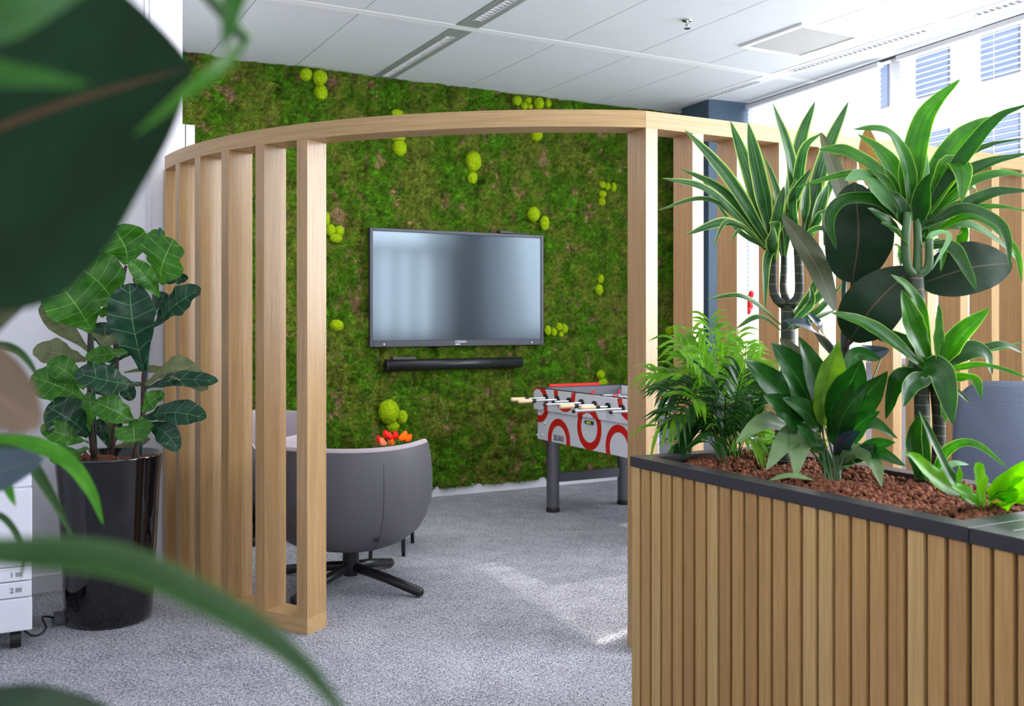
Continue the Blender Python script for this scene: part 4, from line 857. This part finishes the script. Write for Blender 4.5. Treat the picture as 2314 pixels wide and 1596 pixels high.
lt = text('SEGRO', .052, lambda x, y, z: FT(.0115-z, .323+x*.8, .537+y), BLACKR, t, name='lettering')
mb = MB(); mb.ball(FT(.011, .378, .54), .005, 5); obj('emblem', mb, REDP, lt)

# ================================================================= ARMCHAIRS AND TABLE
def armchair(cx, cy, face, label, legang):
    t = thing('armchair', label, 'armchair', (cx, cy, 0), 'round grey swivel armchairs')
    f_ = math.radians(face); RX, RY = .42, .39
    def plan(ph): c, s = math.cos(ph), math.sin(ph); k = (abs(c)**2.5+abs(s)**2.5)**(-1/2.5); return c*k*RX, s*k*RY
    def top(ph):
        a = abs((ph-math.pi) % (2*math.pi)-math.pi); a = min(a, 2*math.pi-a)   # 0 at the front (local +x)
        x = max(0, min(1, (a-.5)/.75)); return .42+(.725-.42)*(x*x*(3-2*x))
    def loc(x, y, z): return Vector((cx+x*math.cos(f_)-y*math.sin(f_), cy+x*math.sin(f_)+y*math.cos(f_), z))
    prf = [(0, .205), (.3, .207), (.52, .215), (.70, .24), (.83, .28), (.92, .34), (.98, .42), (1.0, .50), (1.0, .58), (.985, .66), (.96, .715)]
    NP = 72; mb = MB(); vs = []
    for j, (r, z) in enumerate(prf):
        for i in range(NP):
            ph = 2*math.pi*i/NP; x, y = plan(ph); tz = top(ph); zz = z if z < .3 else .3+(z-.3)*(tz-.3)/(.715-.3); vs.append(loc(x*r, y*r, zz))
    n = len(prf); mb.add(vs, [(j*NP+i, j*NP+(i+1) % NP, (j+1)*NP+(i+1) % NP, (j+1)*NP+i) for j in range(n-1) for i in range(NP)])
    obj('shell', mb, LEATH, t, True)
    inn = [(.96, .715), (.94, .73), (.905, .732), (.875, .715), (.84, .6), (.82, .5), (.8, .36), (0, .36)]; mb = MB(); vs = []
    for r, z in inn:
        for i in range(NP):
            ph = 2*math.pi*i/NP; x, y = plan(ph); tz = top(ph); zz = z if z < .3 else .3+(z-.3)*(tz-.3)/(.715-.3); vs.append(loc(x*r, y*r, zz))
    n = len(inn); mb.add(vs, [(j*NP+i, j*NP+(i+1) % NP, (j+1)*NP+(i+1) % NP, (j+1)*NP+i) for j in range(n-1) for i in range(NP)])
    obj('lining', mb, FABRIC, t, True)
    mb = MB(); vs = []
    cu = [(0, .47), (.5, .465), (.72, .45), (.79, .42), (.80, .37)]
    for r, z in cu:
        for i in range(NP): x, y = plan(2*math.pi*i/NP); vs.append(loc(x*r, y*r, z))
    mb.add(vs, [(j*NP+i, j*NP+(i+1) % NP, (j+1)*NP+(i+1) % NP, (j+1)*NP+i) for j in range(4) for i in range(NP)]); obj('seat_cushion', mb, FABRIC, t, True)
    mb = MB(); ph = math.pi-.75; sp = []
    for r, z in prf[3:]: x, y = plan(ph); sp.append(loc(x*r*1.001, y*r*1.001, z))
    mb.tube(sp, .0012, 5); ph = math.pi+.88; sp = [loc(plan(ph)[0]*r*1.001, plan(ph)[1]*r*1.001, z) for r, z in prf[3:]]; mb.tube(sp, .0012, 5)
    obj('seam', mb, BEZEL, t)
    mb = MB(); x, y = plan(math.pi+.84); c = loc(x*.875, y*.875, .302); mb.box(c.x-.013, c.x+.013, c.y-.012, c.y+.004, c.z-.007, c.z+.007); obj('tag', mb, BLACKR, t)
    mb = MB(); mb.lathe((cx, cy), [(.036, .05), (.042, .09), (.042, .207)], 24); obj('column', mb, BLACKM, t, True)
    for a, L in legang:
        a = math.radians(a); mb = MB(); dx, dy = math.cos(a), math.sin(a)
        mb.tube([(cx+dx*.02, cy+dy*.02, .095), (cx+dx*L*.5, cy+dy*L*.5, .065), (cx+dx*(L-.012), cy+dy*(L-.012), .024), (cx+dx*L, cy+dy*L, .024)], [.024, .024, .024, .013], 14); obj('leg', mb, BLACKM, t, True)
    return t
armchair(-.82, 5.0, 72, 'grey swivel armchair with its back to the camera beside the left screen', [(-31, .45), (66, .40), (150, .44), (240, .43)])
armchair(-1.60, 6.22, -30, 'further grey armchair half hidden behind the left slats', [(10, .4), (100, .35), (190, .4), (280, .4)])
t = thing('coffee_table', 'small round coffee table with thin black legs behind the armchair', 'table', (-.72, 5.8, 0))
mb = MB(); mb.lathe((-.72, 5.8), [(0, .40), (.23, .40), (.235, .41), (.23, .42), (0, .42)], 48); obj('table_top', mb, BLACKM, t)
for x, y in ((-.618, 5.60), (-.60, 5.93), (-.80, 5.55), (-.87, 5.95)):
    mb = MB(); mb.tube([(x, y, 0), (x+(-.72-x)*.12, y+(5.8-y)*.12, .4)], [.011, .016], 12); obj('leg', mb, BLACKM, t, True)
t = thing('flower_vase', 'small clear vase holding tulips on the coffee table', 'vase', (-.695, 5.78, .42))
mb = MB(); mb.lathe((-.695, 5.78), [(0, .42), (.035, .42), (.045, .46), (.04, .52), (.048, .56), (.046, .56), (.038, .52), (0, .43)], 24); obj('body', mb, simple('pale_glass', srgb(200, 210, 212), .1), t, True)
cols = {'red': srgb(216, 34, 24), 'orange': srgb(246, 128, 18), 'peach': srgb(250, 168, 128)}
for k in cols: cols[k] = leafmat('tulip_'+k, cols[k], tuple(min(1, c*1.3) for c in cols[k][:3])+(1,), trans=.3)
tul = [(860,998,'red','leftmost red tulip in the bouquet'),(867,1003,'peach','peach tulip low on the left of the bouquet'),(880,990,'red','small red tulip behind, left of centre'),(884,1003,'orange','orange tulip front centre of the bouquet'),(893,989,'red','tallest red tulip at the bouquet centre'),(908,992,'orange','large orange tulip right of the centre'),(921,994,'orange','rightmost orange tulip of the bouquet'),(873,986,'red','dark red tulip bud at the upper left'),(912,988,'orange','orange tulip at the top right of the bouquet')]
for i, (px, py, k, lab) in enumerate(tul):
    c = P(px, py, 5.78+R.uniform(-.05, .05)); b0 = Vector((-.695, 5.78, .47)); t = thing('tulip', lab+' on the coffee table', 'flower', b0, 'tulips in the vase')
    mb = MB(); mb.tube(spline([b0, (b0+c)/2+Vector((0, 0, .02)), c], 8), .003, 6); obj('stem', mb, STALK, t, True)
    dr = (c-b0).normalized()
    for q in range(6):
        w = q*math.pi/3; sd = Vector((math.cos(w), math.sin(w), 0)); mb = MB(); r = .017 if q % 2 else .021
        leafshape(mb, [c-dr*.014, c+sd*r, c+dr*.04+sd*r*.45], .034, 'lily', sd, -.5, 0, 8, 4, q); obj('petal', mb, cols[k], t, True)
    e = b0+Vector((R.uniform(-.12, .12), -.03, R.uniform(.07, .12))); mb = MB(); leafshape(mb, [b0, (b0+e)/2+Vector((0, 0, .03)), e], .03, 'lily', (0, -.9, .5), .3, .02, 10, 4, i); obj('leaf', mb, LG['mas'], t, True)

# ================================================================= PRINTER AND BITS
pr = Vector((-1.962, 4.02, 0))
def PR(x, y, z=0): return pr + U*x + V*y + Vector((0, 0, z))
t = thing('printer', 'white office printer with paper drawers on castors, cut by the left edge', 'printer', PR(-.3, .3, 0))
mb = MB(); mb.box(-.6, 0, .0, .55, .345, .66, PR); mb.box(-.6, 0, 0, .55, .08, .215, PR); mb.box(-.58, -.01, .012, .54, .2, .36, PR); mb.box(-.6, 0, .04, .55, .66, .86, PR); obj('body', mb, PRINTW, t, bevel=.006)
for z0, z1, n_ in ((.287, .342, '1'), (.22, .283, '2')):
    mb = MB(); mb.box(-.598, -.002, -.004, .06, z0, z1, PR); dr_ = obj('drawer', mb, PRINTW, t, bevel=.004)
    mb = MB(); mb.box(-.32, -.12, -.006, 0, z1-.02, z1-.008, PR); obj('handle', mb, PRINTG, dr_)
    text(n_, .03, lambda x, y, z, z0=z0, z1=z1: PR(-.075+x, -.005-z, (z0+z1)/2-.002+y), PRINTG, dr_, name='numeral')
    mb = MB()
    for j in range(4): mb.box(-.06+j*.006, -.057+j*.006, -.006, -.003, (z0+z1)/2-.01, (z0+z1)/2+.008, PR)
    obj('paper_symbol', mb, PRINTG, dr_)
mb = MB(); mb.box(-.6, -.01, .06, .55, .90, .97, PR); mb.box(-.6, -.08, .3, .55, .86, .90, PR); obj('scanner_lid', mb, PRINTW, t, bevel=.01)
mb = MB(); mb.box(-.45, -.2, -.06, .06, .885, .905, PR); obj('control_panel', mb, PRINTG, t, bevel=.004)
for x, y in ((-.06, .06), (-.54, .06), (-.06, .49), (-.54, .49)):
    mb = MB(); c = PR(x, y, .04); mb.tube([c-U*.02, c+U*.02], .038, 20); cs = obj('castor', mb, BLACKR, t)
    mb = MB(); mb.tube([c+Vector((0, 0, .02)), c+Vector((0, 0, .05))], .014, 10); obj('castor_stem', mb, BLACKM, cs)
c = PR(.13, .35, 0); mb = MB(); mb.box(.09, .17, .28, .42, 0, .004, PR); mb.box(.10, .15, .30, .40, .004, .035, PR); tag(obj('floor_socket', mb, simple('socket_grey', srgb(84, 86, 92), .5), bevel=.002), 'grey floor socket on the carpet beside the printer', 'socket')
mb = MB(); mb.tube(spline([PR(.1, .34, .025), PR(.05, .28, .05), PR(.06, .2, .02), PR(.0, .18, .004+.004), PR(-.1, .3, .1)], 20), .004, 8); tag(obj('power_cable', mb, BLACKR, smooth=True), 'black power cable running from floor socket to printer', 'cable')

# ================================================================= OFFICE CHAIR
oc = Vector((2.10, 4.12, 0))
def OC(x, y, z=0):
    a = math.radians(-12); return oc+Vector((x*math.cos(a)-y*math.sin(a), x*math.sin(a)+y*math.cos(a), z))
t = thing('office_chair', 'blue grey mesh office chair behind the planter at right edge', 'chair', oc)
mb = MB()
def bk(a, b):
    x = (a-.5)*2; z = b*2-1; k = (abs(x)**4+abs(z)**4)**.25 or 1; m_ = max(abs(x), abs(z)); x2 = x*m_/k; z2 = z*m_/k
    return OC(x2*.25*(1-.05*b), -.05+.05*x2*x2-.03*math.sin(b*3.1), .81+z2*.285)
mb.grid(bk, 20, 20); o = obj('backrest', mb, MESHF, t, True); sm = o.modifiers.new('thick', 'SOLIDIFY'); sm.thickness = .02
mb = MB(); mb.grid(lambda a, b: (lambda x, y: OC(x*(.25), .22+y*.23, .47+.02*(1-x*x)*(1-y*y)))(*( ((a-.5)*2)*max(abs((a-.5)*2), abs((b-.5)*2))/(((abs((a-.5)*2)**4+abs((b-.5)*2)**4)**.25) or 1), ((b-.5)*2)*max(abs((a-.5)*2), abs((b-.5)*2))/(((abs((a-.5)*2)**4+abs((b-.5)*2)**4)**.25) or 1))), 16, 16)
o = obj('seat', mb, MESHF, t, True); sm = o.modifiers.new('thick', 'SOLIDIFY'); sm.thickness = .06
mb = MB(); mb.tube(spline([OC(0, -.04, .7), OC(0, -.06, .5), OC(0, .05, .4), OC(0, .2, .4)], 10), .02, 12); obj('back_support', mb, BLACKM, t, True)
mb = MB(); mb.tube([OC(0, .2, .08), OC(0, .2, .42)], .026, 16); obj('column', mb, CHROME, t, True)
for k in range(5):
    a = math.radians(72*k+20); mb = MB(); e = OC(math.cos(a)*.3, .2+math.sin(a)*.3, .06); mb.tube([OC(0, .2, .11), e], [.024, .014], 10); lg = obj('leg', mb, BLACKM, t, True)
    mb = MB(); ee = Vector((e.x, e.y, .027)); mb.tube([ee-U*.02, ee+U*.02], .026, 16); obj('castor', mb, BLACKR, lg)

# ================================================================= FLOWERS ON THE SILL
def sillflower(px, py, s, col, label, vlabel):
    c = WW(s, -.16, 1.10); vz = thing('flower_vase', vlabel, 'vase', c)
    mb = MB(); mb.lathe((c.x, c.y), [(0, 1.10), (.05, 1.10), (.07, 1.16), (.065, 1.3), (.05, 1.38), (.045, 1.38), (.045, 1.2), (0, 1.2)], 28); obj('body', mb, LEDGE, vz, True)
    f = thing('flower_bunch', label, 'flowers', c+Vector((0, 0, .28)))
    for k in range(16):
        a = R.uniform(0, 6.28); e = c+Vector((math.cos(a)*R.uniform(0, .06), math.sin(a)*R.uniform(0, .06), R.uniform(.31, .46))); b0 = c+Vector((0, 0, .26))
        mb = MB(); mb.tube([b0, e], .0025, 5)
        obj('stem', mb, STALK, f); mb = MB(); mb.ball(e, .022, 6, .3, (1, 1, 1.3)); obj('blossom', mb, col, f, True)
sillflower(1700, 680, .62, REDP, 'bunch of red flowers on the sill beside the blue column', 'white vase on the sill beside the blue column')
sillflower(1803, 690, 1.05, REDP, 'bunch of red flowers on the sill behind the striped dracaena', 'white vase on the sill behind the striped dracaena')
